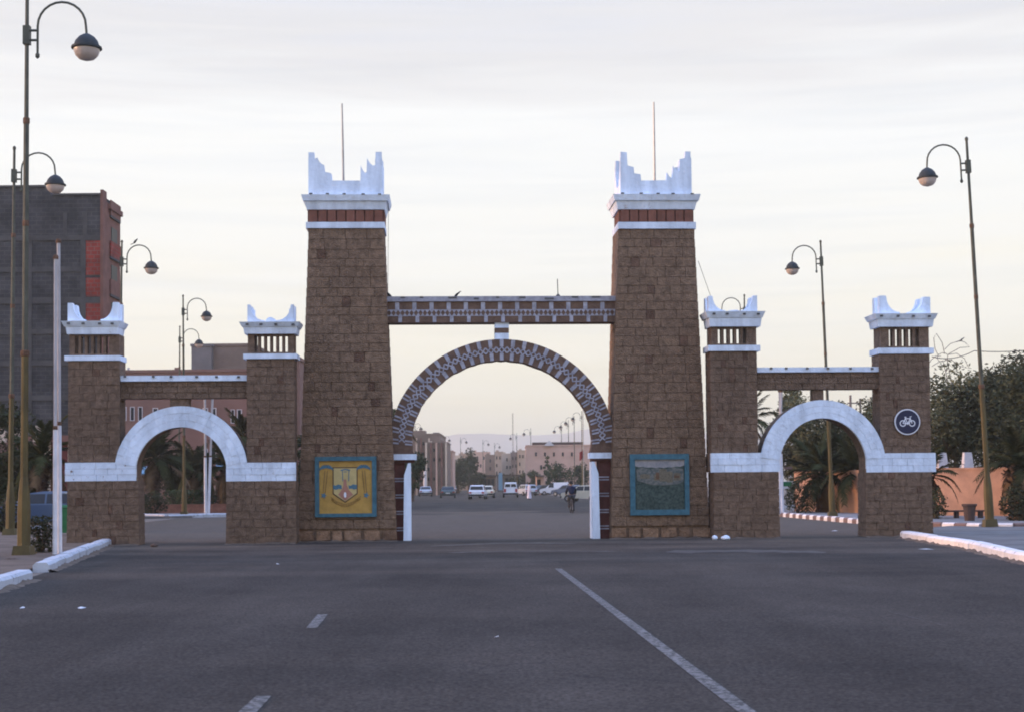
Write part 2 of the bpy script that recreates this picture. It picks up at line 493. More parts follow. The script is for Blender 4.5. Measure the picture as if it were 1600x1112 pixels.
M['kerb_red'] = worn_mat('kerb_red_paint', (.20, .13, .11), (.28, .25, .22), .36, 5)
M['dust_seam'] = worn_mat('thin_dust', (.082, .068, .056), (.060, .051, .043), .52, 3.2)
M['road_paint'] = worn_mat('road_paint', (.17, .155, .14), (.05, .044, .038), .53, 14)
M['olive'] = mat('olive_pole_paint', (.09, .065, .02), .55, var=.3, scale=2.2, stretch=(1, 1, .5), spec=.35)
M['pole_grey'] = mat('green_grey_pole_paint', (.075, .075, .052), .55, var=.25, scale=3, spec=.35)
M['rust'] = mat('rusty_steel', (.13, .07, .04), .8, var=.3, scale=12)
M['lamp_dome'] = mat('dark_lamp_metal', (.032, .036, .036), .6, var=.2, spec=.2)
M['lamp_bowl'] = mat('frosted_bowl', (.55, .46, .40), .25, var=.06, spec=.5)
M['pole_white'] = worn_mat('white_pole_paint', (.70, .69, .70), (.25, .16, .10), .33, 6)
M['pole_worn'] = worn_mat('worn_pole_paint', (.47, .44, .43), (.24, .18, .14), .36, 8)
M['block'] = brick_mat('grey_concrete_block', (.072, .066, .064), (.062, .057, .056), (.095, .086, .08), .45, .21)
M['concrete'] = mat('cast_concrete', (.090, .081, .075), .9, var=.2, scale=1.2, bump=.3)
M['red_brick'] = brick_mat('hollow_red_brick', (.30, .055, .038), (.24, .045, .032), (.2, .10, .08), .32, .2)
M['brown_plaster'] = mat('red_brown_plaster', (.205, .10, .075), .9, var=.18, scale=1.5)
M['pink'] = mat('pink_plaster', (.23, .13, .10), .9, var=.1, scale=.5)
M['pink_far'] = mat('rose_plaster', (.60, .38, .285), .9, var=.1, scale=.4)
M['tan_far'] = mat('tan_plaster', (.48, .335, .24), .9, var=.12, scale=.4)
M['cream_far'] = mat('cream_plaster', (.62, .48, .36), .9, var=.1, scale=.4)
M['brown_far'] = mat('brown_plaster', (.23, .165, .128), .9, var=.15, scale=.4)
M['grey_far'] = mat('bare_grey_render', (.20, .175, .165), .9, var=.15, scale=.6)
M['orange_wall'] = mat('orange_plaster', (.50, .275, .17), .9, var=.2, scale=.9, bump=.2, col2=None)
M['window_dark'] = mat('dark_window', (.02, .024, .028), .4, var=.1, spec=.12)
M['white_trim'] = mat('white_trim', (.62, .58, .56), .8, var=.08)
M['shop_red'] = mat('shop_shutter_red', (.15, .045, .04), .6, var=.2, scale=2)
M['awning'] = mat('blue_awning', (.16, .28, .36), .8, var=.15)
M['blue_box'] = mat('blue_sheet_metal', (.05, .11, .24), .6, var=.15)
M['leaf_olive'] = mat('olive_leaves', (.098, .094, .046), .8, var=.6, scale=.9, rand=.15, spec=.15)
M['leaf_dark'] = mat('dark_leaves', (.046, .049, .023), .8, var=.5, scale=1.1, rand=.15, spec=.15)
M['leaf_green'] = mat('green_leaves', (.04, .056, .022), .7, var=.45, scale=1.1, rand=.15, spec=.15)
M['frond'] = mat('palm_frond', (.034, .036, .014), .9, var=.4, scale=1.5, rand=.25, spec=.05)
M['frond_dry'] = mat('dry_palm_frond', (.12, .07, .03), .7, var=.3, scale=2, rand=.2)
M['bark'] = mat('bark', (.10, .07, .05), .95, var=.35, scale=5, bump=.8)
M['palm_bark'] = mat('palm_bark', (.095, .06, .042), .95, var=.4, scale=9, bump=.9)
M['soil'] = mat('brick_edging', (.26, .115, .075), .9, var=.2, scale=4)
M['sign_blue'] = mat('sign_blue', (.006, .011, .05), .35, var=.05, spec=.4)
M['sign_white'] = mat('sign_white', (.78, .78, .80), .4, var=.03)
M['steel'] = mat('galvanised_steel', (.35, .35, .35), .4, var=.15, metal=.6)
M['wire'] = mat('thin_dark_wire', (.06, .055, .05), .6, var=.1)
M['wire_pale'] = mat('pale_ornament_tube', (.22, .17, .14), .6, var=.1)
M['sign_green'] = mat('sign_green', (.03, .20, .09), .5, var=.05)
M['bin_green'] = mat('green_bin_plastic', (.03, .17, .06), .5, var=.1)
M['bin_dark'] = mat('dark_planter', (.085, .055, .045), .8, var=.2)
M['tyre'] = mat('tyre_rubber', (.02, .02, .02), .8, var=.1)
M['rim'] = mat('wheel_rim', (.35, .35, .36), .35, var=.1, metal=.7)
M['glass'] = glass_mat('car_glass', (.018, .022, .028))
M['tail'] = mat('red_tail_light', (.35, .02, .015), .3, var=.05, spec=.5)
M['headlamp'] = mat('clear_headlight', (.7, .7, .68), .2, var=.05, spec=.5)
M['bumper'] = mat('dark_bumper', (.04, .04, .042), .6, var=.1)
M['plate'] = mat('number_plate', (.65, .65, .6), .5, var=.03)
def paint(name, c): return mat(name, c, .35, var=.06, scale=2, spec=.5)
M['p_white'] = paint('white_car_paint', (.66, .67, .70)); M['p_silver'] = paint('silver_car_paint', (.42, .44, .48)); M['p_dark'] = paint('dark_green_car_paint', (.05, .07, .06))
M['p_cream'] = paint('cream_car_paint', (.62, .56, .42)); M['p_blue'] = paint('pale_blue_car_paint', (.06, .10, .17)); M['p_black'] = paint('dark_car_paint', (.035, .038, .045))
M['skin'] = mat('skin', (.26, .14, .09), .6, var=.06)
M['hair'] = mat('dark_hair', (.012, .01, .009), .7, var=.2)
M['navy'] = mat('navy_cloth', (.008, .011, .03), .9, var=.25, scale=9)
M['robe'] = mat('pale_robe_cloth', (.60, .56, .62), .9, var=.1, scale=6)
M['trouser'] = mat('grey_trouser_cloth', (.06, .058, .06), .9, var=.2, scale=9)
M['shoe'] = mat('dark_shoe', (.02, .017, .015), .6, var=.1)
M['bike'] = mat('bicycle_paint', (.05, .05, .06), .4, var=.1)
M['flag'] = mat('red_flag_cloth', (.24, .025, .025), .8, var=.15)
M['bird'] = mat('dark_feathers', (.02, .02, .022), .7, var=.2)
M['litter'] = mat('pale_paper', (.6, .6, .6), .8, var=.1)
M['rock'] = mat('brown_rock', (.12, .08, .06), .95, var=.3, scale=12, bump=.8)
M['hill'] = mat('bare_hillside', (.46, .35, .28), .95, var=.2, scale=.004)
M['sill_dust'] = mat('sooty_render', (.10, .10, .10), .9, var=.2)

# ------------------------------------------------------------------ setting
def sheet(name, pts, z, m, kind='structure'):
    b = MB(); b.add([(p[0], p[1], z) for p in pts], [tuple(range(len(pts)))])
    return props(b.build(name, m), kind=kind)
def slab(name, pts, z0, z1, m, kind='structure'):
    n = len(pts); b = MB()
    b.add([(p[0], p[1], z0) for p in pts] + [(p[0], p[1], z1) for p in pts],
          [tuple(range(n - 1, -1, -1)), tuple(range(n, 2 * n))] + [(i, (i + 1) % n, (i + 1) % n + n, i + n) for i in range(n)])
    return props(b.build(name, m), kind=kind)

EXT = 3900
sheet('ground', [(-EXT, -200), (EXT, -200), (EXT, EXT), (-EXT, EXT)], 0.0, M['ground'])
# road: wide apron before the gate, then the avenue running slightly to the left
sheet('road', [(-9, -20), (9, -20), (9.6, 20), (10.4, 30), (11.2, 44), (13.2, 56), (12.8, 72), (10.5, 110), (6, 200), (-6, 520), (-40, 520), (-24, 200), (-19.6, 110), (-17.4, 86), (-17, 70), (-14, 52),
               (-11.6, 44), (-9.0, 30), (-8.2, 24), (-8, 12)], 0.004, M['asphalt'])

# left pavement (earthy), right pavement (grey)
slab('pavement', [(-8.35, 21.0), (-8.75, 26.2), (-9.15, 29.2), (-11.55, 43.2), (-11.6, 46), (-14, 52.5), (-17, 58), (-60, 62), (-60, 18), (-8.2, 18)], 0.0, 0.09, M['paving_earth'])
slab('pavement', [(9.75, 20), (10.2, 29.8), (10.95, 36.6), (11.2, 43.2), (11.6, 47.2), (14.6, 51.4), (15.9, 50.2), (24, 48.5), (60, 46), (60, 20)], 0.0, 0.09, M['paving_grey'])
slab('pavement', [(15.9, 50.6), (14.8, 52.2), (13.35, 57.5), (12.65, 71.6), (11.3, 100), (20, 100), (60, 66), (60, 47), (24, 49)], 0.0, 0.12, M['paving'])
slab('pavement', [(-17.6, 79), (-13.4, 84.2), (-14.2, 86.5), (-17.8, 88), (-40, 92), (-40, 78)], 0.0, 0.12, M['paving'])
# paving joints of the near grey pavement: dark seams as narrow grooves
for i, (yy, xx) in enumerate([(33.0, 10.8), (38.5, 11.3)]):
    sheet('pavement_joint', [(xx, yy), (60, yy - 3), (60, yy - 2.92), (xx, yy + .07)], .094, M['sill_dust'])

def kerb(name, pts, mats_, wd=.3, ht=.2, step=1.0, gap=.015, side=1, chamf=.05):
    """row of kerb stones along a polyline, each a part"""
    base = MB()
    root = None
    segs = []
    for a, b in zip(pts[:-1], pts[1:]):
        a = Vector(a); b = Vector(b); L = (b - a).length; n = max(1, round(L / step))
        for i in range(n):
            segs.append((a.lerp(b, i / n), a.lerp(b, (i + 1) / n)))
    root = bpy.data.objects.new(name, None); C.objects.link(root)
    root.location = (pts[0][0], pts[0][1], 0); WL[root] = Vector(root.location)
    props(root, kind='structure')
    for i, (a, b) in enumerate(segs):
        t = (b - a).normalized(); nn = Vector((-t.y, t.x))
        h = ht + random.uniform(-.012, .01); j = random.uniform(-.012, .012)
        a2 = a + t * gap / 2; b2 = b - t * gap / 2
        prof = [(-wd / 2 + j, 0), (wd / 2 + j, 0), (wd / 2 + j, h - chamf), (wd / 2 - chamf + j, h), (-wd / 2 + chamf + j, h), (-wd / 2 + j, h - chamf)]
        m_ = MB()
        vs_ = [(a2.x + nn.x * q, a2.y + nn.y * q, z) for q, z in prof] + [(b2.x + nn.x * q, b2.y + nn.y * q, z) for q, z in prof]
        k = len(prof)
        m_.add(vs_, [tuple(range(k)), tuple(range(2 * k - 1, k - 1, -1))] + [(q, q + k, (q + 1) % k + k, (q + 1) % k) for q in range(k)])
        m_.build('kerb_stone', mats_[i % len(mats_)], root)
    return root
kl = [(-7.75, 20.5), (-8.55, 26.9)]
kerb('kerb', kl, [M['kerb_shaded']], ht=.2, wd=.3, step=1.3)
kerb('kerb', [(-9.0, 29.3), (-11.35, 43.0)], [M['kerb_shaded']], ht=.2, wd=.3, step=1.4)
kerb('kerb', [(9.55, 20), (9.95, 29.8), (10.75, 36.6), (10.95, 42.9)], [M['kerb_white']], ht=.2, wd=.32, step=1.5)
kerb('kerb', [(20.5, 49.6), (16.3, 50.1), (15.4, 50.5), (14.6, 52), (13.15, 57.5), (12.45, 71.6), (11.6, 85)], [M['kerb_red'], M['kerb_white']], ht=.2, wd=.3, step=.62)
kerb('kerb', [(-21, 84.6), (-17.8, 79.2), (-13.4, 83.8)], [M['kerb_shaded']], ht=.2, wd=.34, step=1.0)
kerb('kerb', [(-17, 58), (-22, 57), (-40, 56)], [M['kerb_shaded']], ht=.2, wd=.3, step=1.0)

# lane markings
def strip(name, a, b, wd, z=.009):
    a = Vector(a); b = Vector(b); t = (b - a).normalized(); nn = Vector((-t.y, t.x)) * wd / 2
    n = max(2, int((b - a).length / 1.5)); L, Rr = [], []
    for i in range(n + 1):
        p = a.lerp(b, i / n); j = random.uniform(-.012, .012)
        L.append((p + nn * (1 + j * 6))); Rr.append((p - nn * (1 + j * 6)))
    return sheet(name, L + Rr[::-1], z, M['road_paint'])
g0, g1 = gnd(1190, 1130), gnd(872, 888)
d_ = (g1 - g0)
strip('lane_line', (g0.x - d_.x * .4, g0.y - d_.y * .4), (g1.x, g1.y), .125)
for (pa, pb) in (((487, 981), (504, 960)), ((372, 1128), (412, 1088))):
    a, b = gnd(*pa), gnd(*pb)
    strip('lane_dash', (a.x, a.y), (b.x, b.y), .12)

# faint worn marks: blown dust along the seam before the arch, an old scuffed line on the right
def scuff(name, pts, wd, m, z=.0085):
    L, Rr = [], []
    for i, (x, y) in enumerate(pts):
        k = wd * (1 if 0 < i < len(pts) - 1 else .15) * random.uniform(.6, 1.3)
        L.append((x, y + k / 2)); Rr.append((x, y - k / 2))
    return sheet(name, L + Rr[::-1], z, m)
def arcpts(p0, p1, bow, n=22):
    a, b = gnd(*p0), gnd(*p1)
    return [(a.x + (b.x - a.x) * i / n, a.y + (b.y - a.y) * i / n + bow * math.sin(PI * i / n) + random.uniform(-.12, .12)) for i in range(n + 1)]
scuff('dust_seam', arcpts((672, 853), (900, 849), 1.2), .75, M['dust_seam'])
scuff('dust_seam', arcpts((700, 863), (960, 861), .6), .4, M['dust_seam'], .0075)
scuff('dust_seam', arcpts((1040, 862), (1290, 862), .5), 1.3, M['dust_seam'], .008)
scuff('dust_seam', arcpts((1388, 955), (1478, 978), .02), .16, M['dust_seam'], .008)

# far plateau
def ridge():
    n = 120; b = MB(); rows = []
    prof = [(0, 0), (90, .35), (190, .62), (300, .95), (420, 1.0)]
    for j, (dy, hz) in enumerate(prof):
        row = []
        for i in range(n + 1):
            x = -3600 + 7200 * i / n
            h = 104 + 7 * math.sin(x * .0021 + 1) + 4 * math.sin(x * .0073) + 2 * math.sin(x * .021 + j)
            if x < -175: h *= max(.12, 1 - (-175 - x) / 420)
            if x > 900: h *= max(.2, 1 - (x - 900) / 1600)
            gul = 1 + (.14 * math.sin(x * .034 + 2 * math.sin(x * .01)) + .09 * math.sin(x * .083)) * (1 - abs(hz - .5) * 1.4) if hz > 0 else 1
            row.append((x, 2900 + dy + 30 * math.sin(x * .004), h * hz * gul - (2 if j == 0 else 0)))
        rows.append(row)
    vs_ = [p for r_ in rows for p in r_]
    fs = [(j * (n + 1) + i, j * (n + 1) + i + 1, (j + 1) * (n + 1) + i + 1, (j + 1) * (n + 1) + i) for j in range(len(prof) - 1) for i in range(n)]
    b.add(vs_, fs)
    props(b.build('hills', M['hill'], smooth=True), kind='structure')
ridge()

# ------------------------------------------------------------------ masonry
def unit_block(seed, j=.035):
    rnd = random.Random(seed); b = MB(); b.box((0, 0, 0), (1, 1, 1))
    b.v = [(x * (1 - rnd.uniform(0, j)), y * (1 - rnd.uniform(0, j * .25)), z * (1 - rnd.uniform(0, j * 1.6))) for x, y, z in b.v]
    return b
BLOCKS = {}
def block_mesh(m, k, j=.035):
    key = (m.name, k, j)
    if key not in BLOCKS:
        BLOCKS[key] = unit_block(hash(k) % 1000 + k, j).mesh('stone_block', m)
    return BLOCKS[key]
def masonry(parent, xl, xr, z0, z1, yf, yb, ch, bw, m, name='stone_block', gap=.016, j=.035, proud=.03, rnd_w=.28, dark=0):
    """courses of full-depth blocks; xl, xr, yf, yb are functions of z"""
    n = max(1, round((z1 - z0) / ch)); h = (z1 - z0) / n
    off = WL[parent]
    hs_ = [h * random.uniform(.84, 1.16) for _ in range(n)]
    q_ = (z1 - z0) / sum(hs_); hs_ = [v_ * q_ for v_ in hs_]; zacc = z0
    for r_ in range(n):
        h = hs_[r_]; za = zacc; zacc += h; zc = za + h / 2
        a, b = xl(zc), xr(zc)
        k = max(1, round((b - a) / bw + (.5 if r_ % 2 else -.0)))
        ws = [1 + random.uniform(-rnd_w, rnd_w) for _ in range(k)]
        if r_ % 2 and k > 2: ws[0] *= .55; ws[-1] *= .75
        dk_ = -1
        if random.random() < dark * k:
            dk_ = random.randrange(1, k) if k > 1 else 0; ws.insert(dk_, random.uniform(.28, .6))
        t = sum(ws); x = a
        for q in range(len(ws)):
            bwid = (b - a) * ws[q] / t
            o = bpy.data.objects.new('dark_stone' if q == dk_ else name, block_mesh(M['stone_dark'] if q == dk_ else m, random.randrange(6), j))
            C.objects.link(o); o.parent = parent
            d = yb(zc) - yf(zc) + proud * 2 + random.uniform(-.014, .02)
            o.location = Vector((x + bwid / 2, (yf(zc) + yb(zc)) / 2, zc)) - off
            o.scale = (bwid - gap, d, h - gap)
            x += bwid
const = lambda v: (lambda z: v)

# ------------------------------------------------------------------ the great gate
YT = 44.2
gate = thing('city_gate', 'tall brown stone town gate with two white crowned towers and a patterned round arch', 'gate', (at(785, 845, YT).x, YT, 0))
def PX(px, py, Y=YT):
    p = at(px, py, Y); return p.x, p.z
def rect(x0, y0, x1, y1, Y):
    c = at((x0 + x1) / 2, (y0 + y1) / 2, Y); s = S(Y)
    return c.x - (x1 - x0) * s / 2, c.x + (x1 - x0) * s / 2, c.z - (y1 - y0) * s / 2, c.z + (y1 - y0) * s / 2
def upright(poly, cx, cy, Y):
    """photograph outline -> upright outline at distance Y (the roll of the camera is taken out about cx, cy)"""
    c = at(cx, cy, Y); s = S(Y)
    return [(c.x + (x - cx) * s, c.z - (y - cy) * s) for x, y in poly]

CROWN_L = [(481, 308), (596, 308), (595.5, 238), (586, 238), (585.5, 259), (581.5, 260), (577.5, 256), (574.5, 251.5), (572.5, 247.5), (571.8, 270), (569.5, 271.5), (566.5, 268), (564, 263), (562.5, 258.5), (562, 283.5),
           (518, 283.5), (517, 273), (513.5, 271), (506.5, 270), (505.5, 259), (502, 257.5), (497.5, 253), (495, 247), (490.5, 250), (490, 239), (481, 239)]
CROWN_R = [(969, 303), (1082, 303), (1081, 232.5), (1072.5, 232.5), (1071.5, 243), (1063.5, 245), (1063, 264), (1060, 263), (1055.5, 259.5), (1052.8, 255.5), (1051.5, 276), (1047, 272.5), (1042.8, 266), (1042, 278.5),
           (1002, 279), (1001, 269), (991, 267.5), (990.2, 257.5), (980.5, 255), (979.5, 234), (969.5, 233)]
def tower(xt0, xt1, yt, xb0, xb1, yb_, led, lou, cor, crown, mast, mast_base):
    Y = YT
    cxb = (xb0 + xb1) / 2
    base = at(cxb, yb_, Y); top = at((xt0 + xt1) / 2, yt, Y); s = S(Y)
    wb, wt = (xb1 - xb0) * s, (xt1 - xt0) * s
    cxw = base.x
    H_ = top.z
    D0, D1 = 1.75, 1.4
    fx = lambda z: wb + (wt - wb) * z / H_
    xl = lambda z: cxw - fx(z) / 2
    xr = lambda z: cxw + fx(z) / 2
    yf = lambda z: Y + .12 * z / H_
    yk = lambda z: Y + D0 - (D0 - D1 - .12) * z / H_
    core = MB()
    i = .022
    vs_ = []
    for z in (-.05, H_):
        vs_ += [(xl(z) + i, yf(z) + i, z), (xr(z) - i, yf(z) + i, z), (xr(z) - i, yk(z) - i, z), (xl(z) + i, yk(z) - i, z)]
    core.add(vs_, [(0, 3, 2, 1), (4, 5, 6, 7), (0, 1, 5, 4), (1, 2, 6, 5), (2, 3, 7, 6), (3, 0, 4, 7)])
    tw = core.build('tower', M['mortar'], gate)
    # footing of bigger, paler stones
    masonry(tw, lambda z: xl(z) - .03, lambda z: xr(z) + .03, 0.0, .36, lambda z: yf(z) - .03, lambda z: yk(z) + .03, .36, .46, M['base_stone'], 'footing_stone', gap=.05, j=.16, proud=.03)
    masonry(tw, xl, xr, .37, H_, yf, yk, .272, .565, M['stone'], gap=.009, j=.025, dark=.085)
    yd = lambda e: (Y + .12 - e, Y + .12 + D1 + e)
    def slab_(n_, x0, y0, x1, y1, e, m_, flare=0):
        a, b, c, d = rect(x0, y0, x1, y1, Y)
        p, q = yd(e)
        k = MB()
        if flare:
            k.add([(a + flare, p + flare, c), (b - flare, p + flare, c), (b - flare, q - flare, c), (a + flare, q - flare, c), (a, p, d), (b, p, d), (b, q, d), (a, q, d)],
                  [(0, 3, 2, 1), (4, 5, 6, 7), (0, 1, 5, 4), (1, 2, 6, 5), (2, 3, 7, 6), (3, 0, 4, 7)])
        else:
            k.ext(a, b, p, q, c, d)
        return k.build(n_, m_, tw)
    x0, x1, y0, y1 = led
    slab_('ledge', x0, y0, x1, y1, .07, M['white'])
    lx0, lx1, ly0, ly1 = lou
    slab_('frieze', lx0, ly0, lx1, ly1, -.02, M['terra_dark'])
    n = 8; wpx = (lx1 - lx0) / n
    for f_ in (0, 1):
        for k in range(n):
            a, b, c, d = rect(lx0 + k * wpx + .9, ly0 + .5, lx0 + (k + 1) * wpx - .9, ly1 - .5, Y)
            p, q = yd(.035)
            bb = MB()
            if f_ == 0: bb.ext(a, b, p, p + .2, c, d)
            else: bb.ext(a, b, q - .2, q, c, d)
            bb.build('frieze_panel', M['terra'], tw)
    for sx in (0, 1):                      # short sides of the frieze
        a, b, c, d = rect(lx0, ly0 + .5, lx1, ly1 - .5, Y)
        p, q = yd(-.05)
        for k in range(5):
            ya = p + (q - p) * k / 5 + .03; yb2 = p + (q - p) * (k + 1) / 5 - .03
            bb = MB(); xx = a - .035 if sx == 0 else b - .16
            bb.ext(xx, xx + .195, ya, yb2, c, d); bb.build('frieze_panel', M['terra'], tw)
    x0, x1, y0, y1 = cor
    ym = y0 + (y1 - y0) * .42
    slab_('cornice', x0 + 5, ym, x1 - 5, y1, .11, M['white'], flare=.06)
    slab_('cornice_lip', x0, y0, x1, ym - .1, .21, M['white'], flare=.05)
    # drain stains: small dark tufts along the lip
    for k in range(5):
        q = at(x0 + (x1 - x0) * (k + .5) / 5 + random.uniform(-3, 3), y0 - .3, Y)
        MB().box((q.x, Y - .06, q.z + .008), (.09, .08, .035)).build('grime_spot', M['sill_dust'], tw)
    cxp = (crown[0][0] + crown[1][0]) / 2
    pol = upright(crown, cxp, y0, Y)
    p, q = yd(.03)
    MB().prism(pol, p, p + .2).build('crown', M['white'], tw)
    MB().prism(pol, q - .2, q).build('crown', M['white'], tw)
    # crowns of the two short sides: the same steps, narrower
    mx_ = sum(v[0] for v in pol[:2]) / 2; hw = (pol[1][0] - pol[0][0]) / 2; dd = (q - p) / 2 - .002
    zb = pol[0][1]
    side = [((p + q) / 2 + (x - mx_) / hw * dd, zb + (z - zb) * .86) for x, z in pol]
    MB().prism_x(side, pol[0][0] - .005, pol[0][0] + .2).build('crown', M['white'], tw)
    MB().prism_x(side, pol[1][0] - .2, pol[1][0] + .005).build('crown', M['white'], tw)
    a, b, c, d = rect(crown[0][0] + 6, crown[15][1] if len(crown) > 20 else 279, crown[1][0] - 6, y0, Y)
    MB().ext(a, b, p + .1, q - .1, c, c + .3).build('roof_slab', M['concrete'], tw)
    t0 = at(*mast_base, Y + .8); t1 = at(*mast, Y + .8)
    MB().tube([(t0.x, t0.y, t0.z - .4), tuple(t0.lerp(t1, .5)), (t1.x, t1.y, t1.z)], [.034, .03, .022], 6).build('mast', M['steel'], tw)
    return tw
tower(480, 598, 358, 465, 619, 845, (477, 600, 348.5, 358), (481, 597.5, 329, 348.5), (470, 608, 307, 329), CROWN_L, (535.5, 165), (538, 283))
tower(963.5, 1085, 355, 953, 1110, 839, (965, 1088.5, 344.5, 355), (969, 1084, 324.5, 344.5), (956, 1095, 302, 324.5), CROWN_R, (1023, 157), (1024.5, 278))

# beam between the towers
YB = YT + .42
def gbox(n_, x0, y0, x1, y1, Y, d0, d1, m_, par):
    a, b, c, d = rect(x0, y0, x1, y1, Y)
    return MB().ext(a, b, Y - d0, Y + d1, c, d).build(n_, m_, par)
bx0, bx1 = 600, 964
a, b, c, d = rect(bx0, 463, bx1, 504, YB); s = S(YB)
ZT = d
beam = MB().ext(a, b, YB, YB + .62, c, d - 8 * s).build('beam', M['arch_brown'], gate)
zc = lambda py: ZT - (py - 463) * s
MB().ext(a, b, YB - .05, YB + .67, zc(471), zc(463)).build('beam_cap', M['sill_dust'] if 0 else M['white_line'], beam)
k = 0
for i in range(13):
    x = a + (b - a) * (i * 26.6 + 19.5) / 361
    MB().ext(x - 3.2 * s, x + 3.2 * s, YB - .012, YB + .632, zc(483.3), zc(472)).build('white_block', M['white_line'], beam)
for i in range(14):
    x = a + (b - a) * (i * 26.6 + 6.5 + 17.5) / 361
    if x + 4 * s > b: continue
    MB().ext(x - 2.8 * s, x + 2.8 * s, YB - .012, YB + .632, zc(503.4), zc(494)).build('white_block', M['white_line'], beam)
zz = MB()
n = 52
for i in range(n):
    x = a + (b - a) * (i + .5) / n; hw = (b - a) / n * .43
    for (p, q) in ((YB - .014, YB + .01), (YB + .61, YB + .634)):
        zz.prism([(x - hw, zc(484.6)), (x, zc(488.9)), (x + hw, zc(484.6))], p, q)
        zz.prism([(x - hw, zc(493.2)), (x + hw, zc(493.2)), (x, zc(488.9))], p - .001, q)
for (y0, y1) in ((484.6, 483.6), (494.0, 493.2)):
    zz.ext(a, b, YB - .010, YB + .63, zc(y0), zc(y1))
zz.build('tooth_band', M['white_line'], beam)
for i in range(9):
    x = a + (b - a) * (i + .5) / 9 + random.uniform(-.3, .3)
    MB().box((x, YB - .055, zc(464 + random.random() * 3)), (random.uniform(.08, .3), .012, .05)).build('grime_spot', M['sill_dust'], beam)

# post between beam and arch
for (y0, y1, m_) in ((503.6, 512, 'white'), (512, 520, 'arch_brown'), (520, 531, 'white')):
    gbox('post_block', 772.5, y0, 794.5, y1, YB, -.06 if m_ != 'white' else -.05, .5, M[m_], gate)

# patterned arch
CX, CY = 784.5, 709.5
cA = at(CX, CY, YB); s = S(YB)
def rad(base, t):
    """radius in px at angle t (degrees from the springing)"""
    q = min(t, 180 - t)
    k = max(0, 1 - q / 30)
    return base - 9 * k * k
def apt(r_, t):
    rr = rad(r_, t) * s; aa = R(t)
    return (cA.x - rr * math.cos(aa), cA.z + rr * math.sin(aa))
arc = MB(); n = 64
ri = [apt(147 + random.uniform(-.7, .7), 180 * i / n) for i in range(n + 1)]
ro = [apt(180.5, 180 * i / n) for i in range(n + 1)]
for i in range(n):
    y0, y1 = YB + .04, YB + .56
    q = [ri[i], ri[i + 1], ro[i + 1], ro[i]]
    v_ = [(x, y0, z) for x, z in q] + [(x, y1, z) for x, z in q]
    fs = [(0, 3, 2, 1), (4, 5, 6, 7), (0, 1, 5, 4), (2, 3, 7, 6)]
    if i == 0: fs.append((0, 4, 7, 3))
    if i == n - 1: fs.append((1, 2, 6, 5))
    arc.add(v_, fs)
arch = arc.build('arch', M['arch_brown'], gate)
def arc_bar(r0, r1, t, hwpx):
    dth = math.degrees(hwpx / ((r0 + r1) / 2))
    p = [apt(r0, t - dth), apt(r1, t - dth), apt(r1, t + dth), apt(r0, t + dth)]
    return p
y0a, y1a = YB + .022, YB + .578
for i in range(29):
    t = 7.5 + i * (165 / 28)
    low = min(t, 180 - t) < 38
    for (r0, r1) in ((168.5, 180.2), (147.3, 158.5)):
        if low:                              # low on the ring the blocks turn into pairs of thin bricks
            for e in (-.95, .95):
                MB().prism(arc_bar(r0, r1, t + e, 1.35)[::-1], y0a, y1a).build('white_block', M['white_line'], arch)
        else:
            MB().prism(arc_bar(r0, r1, t, 3.0)[::-1], y0a, y1a).build('white_block', M['white_line'], arch)
zg = MB(); zb = MB()
n = 56
for ph in (0, 1):
    pts = []
    for i in range(n + 1):
        t = 7.5 + 165 * i / n
        pts.append(apt(158.8 if (i + ph) % 2 else 168.2, t))
    zg.line(pts, .038, y0a - .003 - ph * .002, y0a + .03)
    zb.line(pts, .038, y1a - .03, y1a + .003 + ph * .002)
zg.build('zigzag_band', M['white_line'], arch)
zb.build('zigzag_band', M['white_line'], arch)

# piers of the arch
def gate_pier(x0, x1, xi0, xi1, yi, ybase, sgn):
    g = at((x0 + x1) / 2, ybase, YB); s = S(YB)
    p = gbox('pier', x0, yi + 9, x1, ybase + 8, YB, -.1, .5, M['pier_red'], gate)
    a, b, c, d = rect(xi0, yi, xi1, yi + 9, YB)
    MB().ext(a, b, YB - .03, YB + .6, c, d).build('impost', M['white'], p)
    gbox('impost_under_course', xi0 + 3, yi + 9, xi1 - 3, yi + 13.5, YB, -.03, .52, M['terra_dark'], p)  # darker terracotta course just below the impost
    for k in range(4):
        yy = yi + 37 + k * 25.6
        for e in (0, 4.2):
            gbox('white_stripe', x0 + (3 if sgn > 0 else 0), yy + e, x1 - (0 if sgn > 0 else 3), yy + e + 1.9, YB, -.086, .515, M['white_line'], p)
    # white tapering guard on the inner edge
    e0, e1 = (x1 - 2, x1 + 10) if sgn > 0 else (x0 - 10, x0 + 2)
    xa, xb = PX(e0, ybase, YB)[0], PX(e1, ybase, YB)[0]
    za, zb_ = 0, at(e0, yi + 14, YB).z
    tp = (xb - xa) * (.34)
    m_ = MB()
    if sgn > 0: m_.prism([(xa, -.02), (xb, -.02), (xb, zb_), (xb - tp, zb_), (xa + .03, zb_ - .35)], YB - .12, YB + .62)
    else: m_.prism([(xa, -.02), (xb, -.02), (xb - .03, zb_ - .35), (xa + tp, zb_), (xa, zb_)], YB - .12, YB + .62)
    m_.build('guard', M['white'], p)
gate_pier(613, 632, 612, 650, 709, 843, 1)
gate_pier(935, 955, 921, 957, 706.5, 839, -1)

